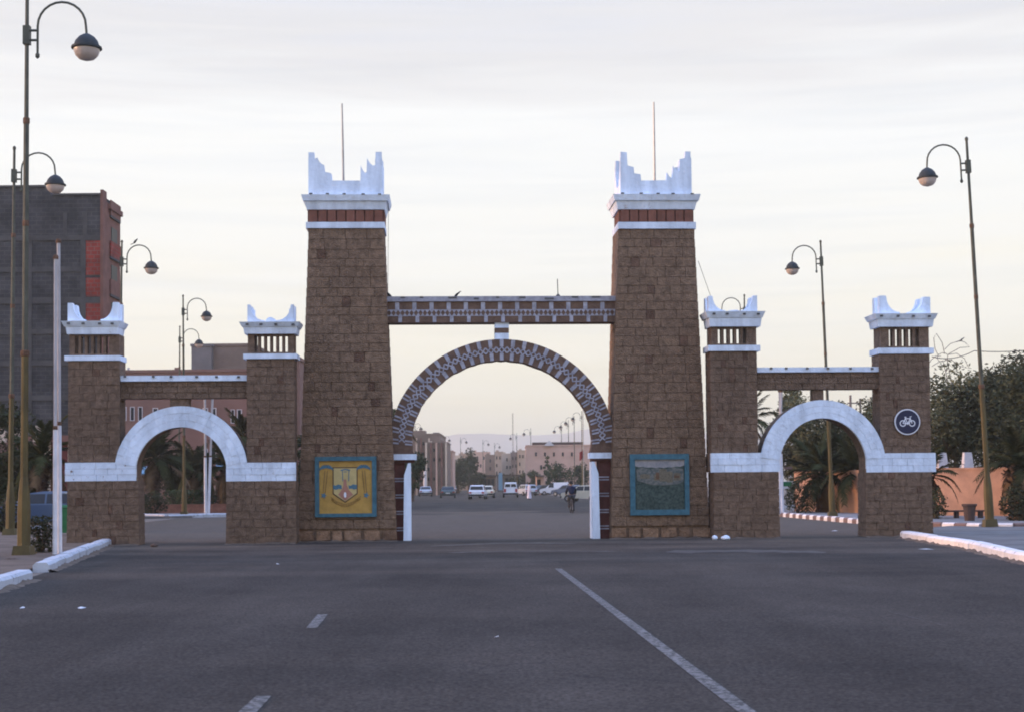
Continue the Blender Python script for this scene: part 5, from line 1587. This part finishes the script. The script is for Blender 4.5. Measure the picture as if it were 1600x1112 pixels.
tree('wooded knoll tree on the skyline left of the mast', gb(752, 520, 0), 12.2, 10, 6, 6, M['leaf_olive'], 30, 60, .7, 69, 'avenue trees', trunk_r=.4)
# palm glimpsed against the left arch springing
palm('palm tuft glimpsed between left tower and the arch shoulder', gb(617, 95, 0), 5.0, 1.6, 22, 71, 2, .18)
# mast, flag, white column
p = gb(802, 520, 0); zt = at(802, 645, 520).z
t = thing('radio_mast', 'thin tall radio mast in the middle of the avenue skyline', 'mast', p)
b = MB()
for dx, dy in ((-.5, -.3), (.5, -.3), (0, .5)): b.tube([(p[0] + dx * .5, p[1] + dy * .5, 0), (p[0] + dx * .2, p[1] + dy * .2, zt)], .035, 4)
b.build('lattice_leg', M['wire_pale'], t)
b = MB()
for k in range(16):
    z0 = zt * k / 16; z1 = zt * (k + 1) / 16; b.tube([(p[0] - .2, p[1] - .12, z0), (p[0] + .2, p[1] - .12, z1)], .03, 4)
b.build('bracing', M['wire_pale'], t)
p = gb(912, 190, 0); zt = at(912, 640, 190).z
t = thing('flagpole', 'thin pole with a red flag before the rose building', 'flag', p)
MB().tube([(p[0], p[1], 0), (p[0], p[1], zt)], .05, 6).build('pole', M['steel'], t)
z1 = at(905, 703, 190).z; z0 = at(905, 719, 190).z
fl = MB(); cols = 6
fv = []
for i in range(cols + 1):
    f = i / cols
    for z in (z1 - .25 * f, z0 + .35 - .45 * f): fv.append((p[0] - .06 - .42 * f, p[1] + .12 * math.sin(f * 6), z))
fl.add(fv, [(2 * i, 2 * i + 1, 2 * i + 3, 2 * i + 2) for i in range(cols)])
fl.add([(x, y + .02, z) for x, y, z in fv], [(2 * i + 2, 2 * i + 3, 2 * i + 1, 2 * i) for i in range(cols)])
fl.build('flag_cloth', M['flag'], t)
p = gb(664, 232, 0); zt = at(664, 733, 232).z
t = thing('advertising_column', 'pale slim column behind the silver car on the left of the avenue', 'column', p)
MB().box((p[0], p[1], .2), (.9, .9, .4)).build('base', M['concrete'], t)
MB().tube([(p[0], p[1], .4), (p[0], p[1], zt)], [.26, .22], 8).build('shaft', M['white_trim'], t)
p = gb(782, 325, 0); zt = at(782, 738, 325).z
t = thing('advertising_column', 'pale blue column before the low bluish shop row', 'column', p)
MB().box((p[0], p[1], .2), (1.1, 1.1, .4)).build('base', M['concrete'], t)
MB().box((p[0], p[1], zt / 2 + .2), (.8, .8, zt - .4)).build('shaft', M['awning'], t)
# lattice power pole behind the right side gate
Y = 100; p = gb(1331, Y, 0); zt = at(1331, 617, Y).z; zt2 = at(1341, 622, Y).z
t = thing('power_pole', 'thin power pole with cross arms seen under the right side gate beam', 'pole', p)
MB().tube([(p[0], Y, 0), (p[0], Y, zt)], .08, 6).build('post', M['wire_pale'], t)
p2 = at(1344, 622, Y)
MB().tube([(p2.x, Y, 0), (p2.x, Y, zt2)], .07, 6).build('post', M['wire_pale'], t)
for k in (.3, 1.0): MB().box(((p[0] + p2.x) / 2, Y, zt2 - k), (p2.x - p[0] + .4, .08, .08)).build('cross_arm', M['wire_pale'], t)

# ------------------------------------------------------------------ vehicles
def car(label, name, cat, loc, rz, pm, kind='hatch', grp='cars and vans on the avenue'):
    t = thing(name, label, cat, loc, rz, grp)
    # side outline (y forward, z), hood at +y
    if kind == 'hatch':
        L, Wd, body, cab = 3.9, 1.64, [(-1.9, .3), (1.92, .3), (1.95, .62), (1.85, .78), (.95, .92), (-1.75, .95), (-1.92, .8), (-1.95, .5)], [(-1.72, .95), (.95, .92), (.3, 1.4), (-.2, 1.46), (-1.35, 1.44), (-1.55, 1.36)]
    elif kind == 'estate':
        L, Wd, body, cab = 4.3, 1.7, [(-2.1, .32), (2.1, .32), (2.15, .64), (2.0, .82), (1.0, .95), (-2.0, .98), (-2.12, .85), (-2.15, .5)], [(-2.0, .98), (1.0, .95), (.35, 1.48), (-.2, 1.54), (-1.75, 1.52), (-1.88, 1.45)]
    elif kind == 'saloon':
        L, Wd, body, cab = 4.4, 1.68, [(-2.15, .3), (2.15, .3), (2.2, .62), (2.05, .78), (1.0, .9), (-1.2, .93), (-2.05, .92), (-2.2, .75), (-2.2, .45)], [(-1.35, .93), (1.0, .9), (.3, 1.34), (-.2, 1.4), (-.8, 1.38)]
    else:   # van
        L, Wd, body, cab = 4.1, 1.7, [(-2.0, .34), (2.0, .34), (2.05, .66), (1.9, .86), (1.15, 1.02), (-2.0, 1.05), (-2.05, .6)], [(-2.0, 1.05), (1.15, 1.02), (.55, 1.56), (.2, 1.78), (-1.9, 1.84), (-1.99, 1.74)]
    hw = Wd / 2
    def shell(poly, w0, w1):
        z0 = min(z for _, z in poly); z1 = max(z for _, z in poly); n = len(poly); b = MB(); v_ = []
        for sg in (-1, 1):
            for y, z in poly:
                f = (z - z0) / (z1 - z0); v_.append((sg * (w0 + (w1 - w0) * f), y, z))
        fs = [tuple(range(n)), tuple(range(2 * n - 1, n - 1, -1))] + [(i, i + n, (i + 1) % n + n, (i + 1) % n) for i in range(n)]
        return b.add(v_, [f[::-1] for f in fs])
    body_o = shell(body, hw * .97, hw).build('body', pm, t, local=True)
    cw0, cw1 = hw * .97, hw * .8
    shell(cab, cw0, cw1).build('cabin', pm, t, local=True)
    zc0, zc1 = cab[1][1], max(z for _, z in cab)
    def wx(z): return cw0 + (cw1 - cw0) * (z - min(q[1] for q in cab)) / (zc1 - min(q[1] for q in cab))
    def pane(pts, n_):
        b = MB(); c = sum((Vector(p) for p in pts), Vector()) / len(pts)
        nn = (Vector(pts[1]) - Vector(pts[0])).cross(Vector(pts[2]) - Vector(pts[0])).normalized() * .012
        if nn.dot(c - Vector((0, -.3, 1.1))) < 0: nn = -nn; pts = pts[::-1]
        k = len(pts)
        b.add([Vector(p) + nn for p in pts] + [Vector(p) - nn for p in pts], [tuple(range(k)), tuple(range(2 * k - 1, k - 1, -1))] + [(i, i + k, (i + 1) % k + k, (i + 1) % k) for i in range(k)])
        b.build(n_, M['glass'], t, local=True)
    # windscreen and rear window between cabin corner points
    f0, f1 = Vector(cab[1]), Vector(cab[2]); r0, r1 = Vector(cab[0]), Vector(cab[-1])
    if kind == 'saloon': r1 = Vector(cab[-1])
    a, b_ = f0.lerp(f1, .12), f0.lerp(f1, .92)
    pane([(-wx(a.y) * .9, a.x, a.y), (wx(a.y) * .9, a.x, a.y), (wx(b_.y) * .9, b_.x, b_.y), (-wx(b_.y) * .9, b_.x, b_.y)], 'windscreen')
    a, b_ = r0.lerp(r1, .12), r0.lerp(r1, .9)
    if kind == 'van':
        for sg in (-1, 1):
            pane([(sg * .06, a.x - .002, a.y + .15), (sg * wx(a.y) * .85, a.x - .002, a.y + .15), (sg * wx(b_.y) * .85, b_.x, b_.y - .05), (sg * .06, b_.x, b_.y - .05)], 'rear_window')
    else:
        pane([(-wx(a.y) * .88, a.x, a.y), (wx(a.y) * .88, a.x, a.y), (wx(b_.y) * .88, b_.x, b_.y), (-wx(b_.y) * .88, b_.x, b_.y)], 'rear_window')
    zl, zh = zc0 + .06, zc1 - .1
    ys0, ys1 = (f0.lerp(f1, .25).x - .12, r0.x + .25)
    segs = [(ys0 - .1, ys0 - .95), (ys0 - 1.02, max(ys1, ys0 - 1.8))] if kind != 'van' else [(ys0 - .1, ys0 - .9)]
    if kind == 'estate': segs.append((ys0 - 1.88, ys1))
    for sg in (-1, 1):
        for (p, q) in segs:
            if p - q < .25: continue
            sh = .28 if p == segs[0][0] else 0
            pane([(sg * wx(zl), p, zl), (sg * wx(zl), q, zl), (sg * wx(zh), q, zh), (sg * wx(zh), p - sh, zh)], 'side_window')
    for sg in (-1, 1):
        for y in (L * .32, -L * .3):
            b = MB()
            n = 14; poly = [(math.cos(2 * PI * k / n), math.sin(2 * PI * k / n)) for k in range(n)]
            wr = .3
            b.prism_x([(y + wr * u, wr + wr * v) for u, v in poly], sg * hw - .1, sg * hw + .085)
            wh = b.build('wheel', M['tyre'], t, local=True)
            b = MB(); b.prism_x([(y + .17 * u, wr + .17 * v) for u, v in poly], sg * hw - .09 + sg * .02, sg * hw + .075 + sg * .02)
            b.build('rim', M['rim'], wh, local=True)
        b = MB(); b.box((sg * hw * .8, -L / 2 + .03, .72 if kind != 'van' else .85), (.26, .06, .18 if kind != 'van' else .4)); b.build('tail_light', M['tail'], t, local=True)
        b = MB(); b.box((sg * hw * .74, L / 2 - .06, .66), (.34, .08, .15)); b.build('headlight', M['headlamp'], t, local=True)
        b = MB(); b.box((sg * (hw + .06), f0.x - .45, zc0 + .1), (.14, .1, .12)); b.build('mirror', M['bumper'], t, local=True)
    b = MB(); b.box((0, -L / 2 + .02, .46), (Wd * .98, .14, .2)); b.build('bumper', M['bumper'], t, local=True)
    b = MB(); b.box((0, L / 2 - .02, .44), (Wd * .98, .14, .2)); b.build('bumper', M['bumper'], t, local=True)
    b = MB(); b.box((0, -L / 2 - .055, .6), (.5, .02, .11)); b.build('number_plate', M['plate'], t, local=True)
    return t
def gv(px, py): q = gnd(px, py); return (q.x, q.y, .01)
car('white estate car driving away in the middle of the avenue', 'car', 'car', gv(747, 779.2), R(-3), M['p_white'], 'estate')
car('cream car ahead and to the right of the white estate', 'car', 'car', gv(761, 777.3), R(-2), M['p_cream'], 'hatch')
car('dark green car with pale bumper left of the white estate', 'car', 'car', gv(700, 777.5), R(2), M['p_dark'], 'saloon')
car('silver car parked at the left side of the avenue by the pale column', 'car', 'car', gv(665, 775), R(4), M['p_silver'], 'saloon')
car('small pale car farther off behind the dark green one', 'car', 'car', gv(706, 770.5), R(3), M['p_silver'], 'hatch')
car('white box van driving away right of the estate', 'van', 'van', gv(798, 776.5), R(0), M['p_white'], 'van')
car('dark car beside the box van with light roof', 'car', 'car', gv(814, 771.5), R(-60), M['p_black'], 'estate')
car('white van parked side on under the green trees', 'van', 'van', gv(866, 773), R(82), M['p_white'], 'van')
car('dark car parked nose out left of the side on white van', 'car', 'car', gv(844, 772.5), R(130), M['p_black'], 'hatch')
car('cream car parked at the right arch pier behind the cyclist', 'car', 'car', gv(913, 783), R(62), M['p_cream'], 'hatch')
car('pale blue car parked behind the white poles left of the gate', 'car', 'car', (at(72, 756, 56).x, 56, .1), R(86), M['p_blue'], 'saloon', 'cars parked left of the gate')
car('white roofed car parked just right of the box van', 'car', 'car', gv(822, 774), R(20), M['p_silver'], 'estate')
car('dark blue car at the right between the side on van and the cream car', 'car', 'car', gv(886, 774.5), R(60), M['p_blue'], 'hatch')
# green bin
q = gb(102, 49, .09)
t = thing('rubbish_bin', 'green wheeled bin at the outer edge of the left side gate', 'bin', q)
MB().box((0, 0, .5), (.5, .5, .8), top=(1.15, 1.15)).build('body', M['bin_green'], t, local=True)
MB().box((0, 0, .94), (.64, .64, .07), top=(.9, .9)).build('lid', M['bin_green'], t, local=True)
for sx in (-1, 1): MB().prism_x([(.22 + .09 * math.cos(k * PI / 5), .09 + .09 * math.sin(k * PI / 5)) for k in range(10)], sx * .22 - .03, sx * .22 + .03).build('wheel', M['tyre'], t, local=True)

# ------------------------------------------------------------------ people
def skin_mesh(name, verts, edges, radii, m, parent, sub=1):
    me = bpy.data.meshes.new(name); me.from_pydata(verts, edges, [])
    ob = bpy.data.objects.new(name, me); C.objects.link(ob)
    mod = ob.modifiers.new('skin', 'SKIN'); mod.use_smooth_shade = True
    for i, v_ in enumerate(me.skin_vertices[0].data):
        v_.radius = (radii[i] if isinstance(radii[i], tuple) else (radii[i], radii[i])); v_.use_root = (i == 0)
    if sub: ob.modifiers.new('sub', 'SUBSURF').levels = sub
    dg = bpy.context.evaluated_depsgraph_get()
    nm = bpy.data.meshes.new_from_object(ob.evaluated_get(dg))
    ob.modifiers.clear(); ob.data = nm; nm.materials.clear(); nm.materials.append(m)
    ob.parent = parent
    return ob
def person(label, loc, rz, J, cloth_top, cloth_leg, group, robe=None, hair=True):
    """J: joint positions (local, facing +Y)"""
    t = thing('person', label, 'person', loc, rz, group)
    N = ['pelvis', 'waist', 'chest', 'neck', 'head0', 'head1', 'shL', 'elL', 'wrL', 'haL', 'shR', 'elR', 'wrR', 'haR', 'hipL', 'knL', 'anL', 'toL', 'hipR', 'knR', 'anR', 'toR']
    idx = {n: i for i, n in enumerate(N)}
    E_ = [('pelvis', 'waist'), ('waist', 'chest'), ('chest', 'neck'), ('neck', 'head0'), ('head0', 'head1'), ('chest', 'shL'), ('shL', 'elL'), ('elL', 'wrL'), ('wrL', 'haL'), ('chest', 'shR'), ('shR', 'elR'), ('elR', 'wrR'), ('wrR', 'haR'),
          ('pelvis', 'hipL'), ('hipL', 'knL'), ('knL', 'anL'), ('anL', 'toL'), ('pelvis', 'hipR'), ('hipR', 'knR'), ('knR', 'anR'), ('anR', 'toR')]
    Rd = dict(pelvis=(.14, .11), waist=(.125, .1), chest=(.15, .11), neck=.055, head0=(.078, .088), head1=(.07, .085), hipL=.085, knL=.056, anL=.04, toL=.035, shL=.06, elL=.043, wrL=.031, haL=.035)
    for k in list(Rd):
        if k.endswith('L'): Rd[k[:-1] + 'R'] = Rd[k]
    body = skin_mesh('body', [J[n] for n in N], [(idx[a], idx[b]) for a, b in E_], [Rd[n] for n in N], M['skin'], t, 1)
    # nose, ears and fingers joined into the same mesh
    bm = bmesh.new(); bm.from_mesh(body.data)
    ex = MB()
    h0, h1 = Vector(J['head0']), Vector(J['head1']); hc = h0.lerp(h1, .35)
    ex.tube([hc + Vector((0, .07, .03)), hc + Vector((0, .115, -.015))], [.008, .018], 5)
    for sx in (-1, 1): ex.box(tuple(hc + Vector((sx * .085, 0, .0))), (.018, .04, .06))
    for sd_ in 'LR':
        w0, h_ = Vector(J['wr' + sd_]), Vector(J['ha' + sd_]); d = (h_ - w0).normalized(); sdv = d.cross(Vector((0, 1, 0)) if abs(d.y) < .8 else Vector((0, 0, 1))).normalized(); bend = Vector((0, 0, -1)) if abs(d.z) < .7 else Vector((0, 1, 0))
        for k in range(4):
            o_ = h_ + sdv * (k - 1.5) * .018; l = (.07, .08, .075, .058)[k]
            ex.tube([o_, o_ + d * l * .55, o_ + d * l * .8 + bend * l * .45], [.0095, .009, .007], 5)
        ex.tube([w0.lerp(h_, .4) - sdv * .025, h_ - sdv * .055, h_ - sdv * .06 + d * .03], [.012, .01, .008], 5)
    tm = ex.mesh('extra', M['skin']); bm.from_mesh(tm); bm.to_mesh(body.data); bm.free()
    def garment(n_, names, edges, grow, m, sub=1):
        ii = {n: i for i, n in enumerate(names)}
        rr = []
        for n in names:
            r_ = Rd[n]; rr.append(tuple(x + grow for x in r_) if isinstance(r_, tuple) else r_ + grow)
        skin_mesh(n_, [J[n] for n in names], [(ii[a], ii[b]) for a, b in edges], rr, m, t, sub)
    if robe:
        b = MB(); p = Vector(J['pelvis']); c = Vector(J['chest'])
        b.lathe([(.30, .10), (.27, .5), (.22, .95), (.19, 1.15), (.215, 1.36), (.15, 1.47), (.075, 1.52)], (0, 0, 0), 14)
        b.v = [(x, y * .72, z) for x, y, z in b.v]
        b.build('robe', robe, t, local=True, smooth=True)
        for sd_ in 'LR':
            MB().tube([J['sh' + sd_], J['el' + sd_], J['wr' + sd_]], [.085, .085, .095], 8).build('sleeve', robe, t, local=True, smooth=True)
    else:
        garment('jacket', ['chest', 'waist', 'pelvis', 'shL', 'elL', 'wrL', 'shR', 'elR', 'wrR', 'neck'], [('chest', 'waist'), ('waist', 'pelvis'), ('chest', 'shL'), ('shL', 'elL'), ('elL', 'wrL'), ('chest', 'shR'), ('shR', 'elR'), ('elR', 'wrR'), ('chest', 'neck')], .028, cloth_top)
        garment('trousers', ['pelvis', 'hipL', 'knL', 'anL', 'hipR', 'knR', 'anR'], [('pelvis', 'hipL'), ('hipL', 'knL'), ('knL', 'anL'), ('pelvis', 'hipR'), ('hipR', 'knR'), ('knR', 'anR')], .02, cloth_leg)
    for sd_ in 'LR':
        a, b_ = Vector(J['an' + sd_]), Vector(J['to' + sd_])
        MB().tube([a + Vector((0, -.05, -.03)), a.lerp(b_, .5), b_ + Vector((0, .03, 0))], [.05, .052, .042], 7).build('shoe', M['shoe'], t, local=True, smooth=True)
    if hair:
        b = MB(); hc = h0.lerp(h1, .62)
        b.lathe([(.092, -.05), (.102, .0), (.095, .06), (.06, .105), (.01, .12)], tuple(hc + Vector((0, -.014, .015))), 12)
        b.build('hair', M['hair'], t, local=True, smooth=True)
    for sx in (-1, 1):
        MB().box(tuple(h0.lerp(h1, .42) + Vector((sx * .032, .083, .0))), (.022, .012, .012)).build('eye', M['hair'], t, local=True)
    return t
STAND = dict(pelvis=(0, 0, .96), waist=(0, .01, 1.12), chest=(0, 0, 1.34), neck=(0, .0, 1.50), head0=(0, .02, 1.60), head1=(0, .02, 1.68), shL=(-.19, 0, 1.41), elL=(-.24, -.02, 1.13), wrL=(-.24, .08, .89), haL=(-.24, .11, .81),
             shR=(.19, 0, 1.41), elR=(.25, -.04, 1.13), wrR=(.25, .02, .88), haR=(.25, .04, .80), hipL=(-.1, 0, .9), knL=(-.11, .1, .5), anL=(-.11, .02, .09), toL=(-.11, .17, .045), hipR=(.1, 0, .9), knR=(.11, .02, .5), anR=(.11, -.16, .11), toR=(.11, -.02, .045))
RIDE = dict(pelvis=(0, -.2, .97), waist=(0, -.13, 1.12), chest=(0, .02, 1.31), neck=(0, .08, 1.46), head0=(0, .12, 1.56), head1=(0, .13, 1.64), shL=(-.19, .04, 1.37), elL=(-.25, .2, 1.16), wrL=(-.24, .4, 1.04), haL=(-.24, .47, 1.02),
            shR=(.19, .04, 1.37), elR=(.25, .2, 1.16), wrR=(.24, .4, 1.04), haR=(.24, .47, 1.02), hipL=(-.1, -.16, .91), knL=(-.13, .22, .74), anL=(-.12, .1, .36), toL=(-.12, .23, .32), hipR=(.1, -.16, .91), knR=(.13, .14, .54), anR=(.12, -.06, .17), toR=(.12, .07, .12))
q = gnd(893, 801)
person('cyclist in dark navy jacket riding away under the arch', (q.x, q.y, .01), R(4), RIDE, M['navy'], M['trouser'], None)
t = thing('bicycle', 'black bicycle carrying the navy dressed rider', 'bicycle', (q.x, q.y, .01), R(4))
for y in (-.52, .52):
    b = MB(); b.tube([(0, y + .33 * math.cos(2 * PI * k / 20), .34 + .33 * math.sin(2 * PI * k / 20)) for k in range(21)], .022, 6, cap=False)
    wh = b.build('wheel', M['tyre'], t, local=True)
    b = MB()
    for k in range(8): b.tube([(0, y, .34), (0, y + .32 * math.cos(2 * PI * k / 8 + .2), .34 + .32 * math.sin(2 * PI * k / 8 + .2))], .005, 4)
    b.build('spokes', M['steel'], wh, local=True)
b = MB()
for pts in ([(0, -.52, .34), (0, .02, .3), (0, .4, .82)], [(0, -.52, .34), (0, -.2, .78), (0, .4, .84)], [(0, .02, .3), (0, -.23, .9)], [(0, .52, .34), (0, .4, .84), (0, .36, 1.0)]):
    b.tube(pts, .018, 6)
b.build('frame', M['bike'], t, local=True)
MB().tube([(-.27, .4, 1.02), (-.1, .38, 1.03), (.1, .38, 1.03), (.27, .4, 1.02)], .015, 6).build('handlebar', M['steel'], t, local=True)
MB().box((0, -.24, .91), (.14, .25, .05), top=(.7, .9)).build('saddle', M['tyre'], t, local=True)
b = MB(); b.box((.12, .04, .1), (.09, .09, .03)); b.tube([(.08, .04, .1), (.08, .02, .3)], .012, 5); b.box((-.12, .14, .3), (.09, .09, .03)); b.tube([(-.08, .14, .3), (-.08, .02, .3)], .012, 5)
b.build('pedal', M['steel'], t, local=True)
q = gnd(827, 779.5)
person('walker in a long pale robe crossing the avenue', (q.x, q.y, .01), R(-60), STAND, None, None, 'people walking in the avenue', robe=M['robe'])
q = gnd(820.5, 772)
person('dark dressed walker just left of the robed one', (q.x, q.y, .01), R(150), STAND, M['navy'], M['trouser'], 'people walking in the avenue')
q = gnd(645.5, 778)
person('navy dressed pedestrian beside the left arch pier', (q.x, q.y, .01), R(170), STAND, M['navy'], M['navy'], 'people walking in the avenue')

# ------------------------------------------------------------------ small things on the ground
def stone(label, p, r_, m, seed, name='stone', cat='stone', sq=.7, grp=None):
    rnd = random.Random(seed); b = MB(); b.lathe([(.55, 0), (.95, .25), (1, .6), (.75, 1.0), (.3, 1.2)], n=9)
    b.v = [(x * r_ * rnd.uniform(.8, 1.15), y * r_ * rnd.uniform(.8, 1.15), z * r_ * sq * rnd.uniform(.9, 1.1)) for x, y, z in b.v]
    o = b.build(name, m); o.location = (p[0], p[1], .004); props(o, label, cat, grp)
q = at(1117, 840, 43.0); stone('white painted stone against the right tower, left one of a pair', (q.x, q.y), .085, M['white'], 1, sq=1.2, grp='white painted stones')
q = at(1134, 840, 42.9); stone('white painted stone lying right of its twin by the side gate', (q.x, q.y), .13, M['white'], 2, sq=.8, grp='white painted stones')
q = gnd(241, 854); stone('brown rock lying before the left side gate opening', (q.x, q.y), .1, M['rock'], 3)
q = gnd(18, 873, .09); stone('flat brown stone beside the foot of the nearest lamp', (q.x, q.y), .22, M['rock'], 4, sq=.4)
for i, (px, py, lb) in enumerate(((35, 950, 'scrap of paper near the left edge of the asphalt'), (128, 950, 'white scrap of paper on the left asphalt below the white kerb'), (434, 881, 'white scrap on the asphalt before the left side gate'),
                                  (1447, 858, 'pale flattened litter below the right white kerb'), (776, 996, 'tiny pale scrap in the middle of the road'), (1304, 829, 'pale scrap on the road inside the right side gate'))):
    q = gnd(px, py); b = MB(); w_ = (.035, .05, .035, .16, .025, .1)[i]
    b.add([(-w_, -w_*.6, .0), (w_, -w_*.7, .006), (w_ * .8, w_*.7, .012), (0, .02, .022), (-w_ * .9, w_*.8, .004)], [(0, 1, 3), (1, 2, 3), (2, 4, 3), (4, 0, 3), (0, 4, 2, 1)])
    o = b.build('litter', M['litter']); o.location = (q.x, q.y, .006); o.rotation_euler = (0, 0, i * 1.1)
    props(o, lb, 'litter', 'scraps of litter')

def drift(pts, wd, m, seed):
    """low wedge of blown sand along the foot of a wall; pts run along the wall"""
    rnd = random.Random(seed); b = MB(); a, e = Vector(pts[0]), Vector(pts[1]); n = max(4, int((e - a).length / .22)); t_ = (e - a).normalized(); nn = Vector((t_.y, -t_.x))
    L = []
    for i in range(n + 1):
        p = a.lerp(e, i / n); h = .02 + .05 * rnd.random() ** 2; w_ = wd * rnd.uniform(.35, 1.2)
        L += [(p.x - nn.x * .05, p.y - nn.y * .05, h), (p.x + nn.x * w_ * .4, p.y + nn.y * w_ * .4, h * .5 + .004), (p.x + nn.x * w_, p.y + nn.y * w_, .0045)]
    b.add(L, [(3 * i + k, 3 * i + k + 1, 3 * i + k + 4, 3 * i + k + 3) for i in range(n) for k in (0, 1)])
    props(b.build('sand_drift', m, smooth=True), kind='structure')
def wpt(root, x, y):
    q = Matrix.Rotation(TURN, 3, 'Z') @ Vector((x - root.location.x, y - root.location.y, 0)); return (root.location.x + q.x, root.location.y + q.y)
for k, (root, p0, p1, Y) in enumerate(((gate, 464, 621, YT - .08), (gate, 951, 1112, YT - .08), (left_gate, 106, 217, YL - .06), (left_gate, 351, 461, YL - .06), (right_gate, 1111, 1216, YR - .06), (right_gate, 1351, 1457, YR - .06))):
    drift([wpt(root, at(p0, 756, Y).x, Y), wpt(root, at(p1, 756, Y).x, Y)], .3, M['drift'], k)

for k, pts in enumerate((((9.75, 36.6 - 6.8), (9.35, 20)), ((10.55, 36.6), (9.75, 29.8)), ((10.75, 42.8), (10.55, 36.6)), ((-8.8, 29.3), (-11.15, 43.0)), ((-7.55, 20.5), (-8.35, 26.9)))):
    drift(pts, .14, M['drift'], 20 + k)

# ------------------------------------------------------------------ haze
hz = MB().ext(-4000, 4000, -230, 4000, -1, 122)
hm = bpy.data.materials.new('haze'); hm.use_nodes = True
hn = hm.node_tree; hn.nodes.clear()
ho = hn.nodes.new('ShaderNodeOutputMaterial'); hv = hn.nodes.new('ShaderNodeVolumePrincipled')
hv.inputs['Color'].default_value = (1.0, .97, .89, 1); hv.inputs['Density'].default_value = .0004; hv.inputs['Anisotropy'].default_value = .82
hn.links.new(hv.outputs[0], ho.inputs['Volume'])
props(hz.build('haze', hm), kind='stuff')
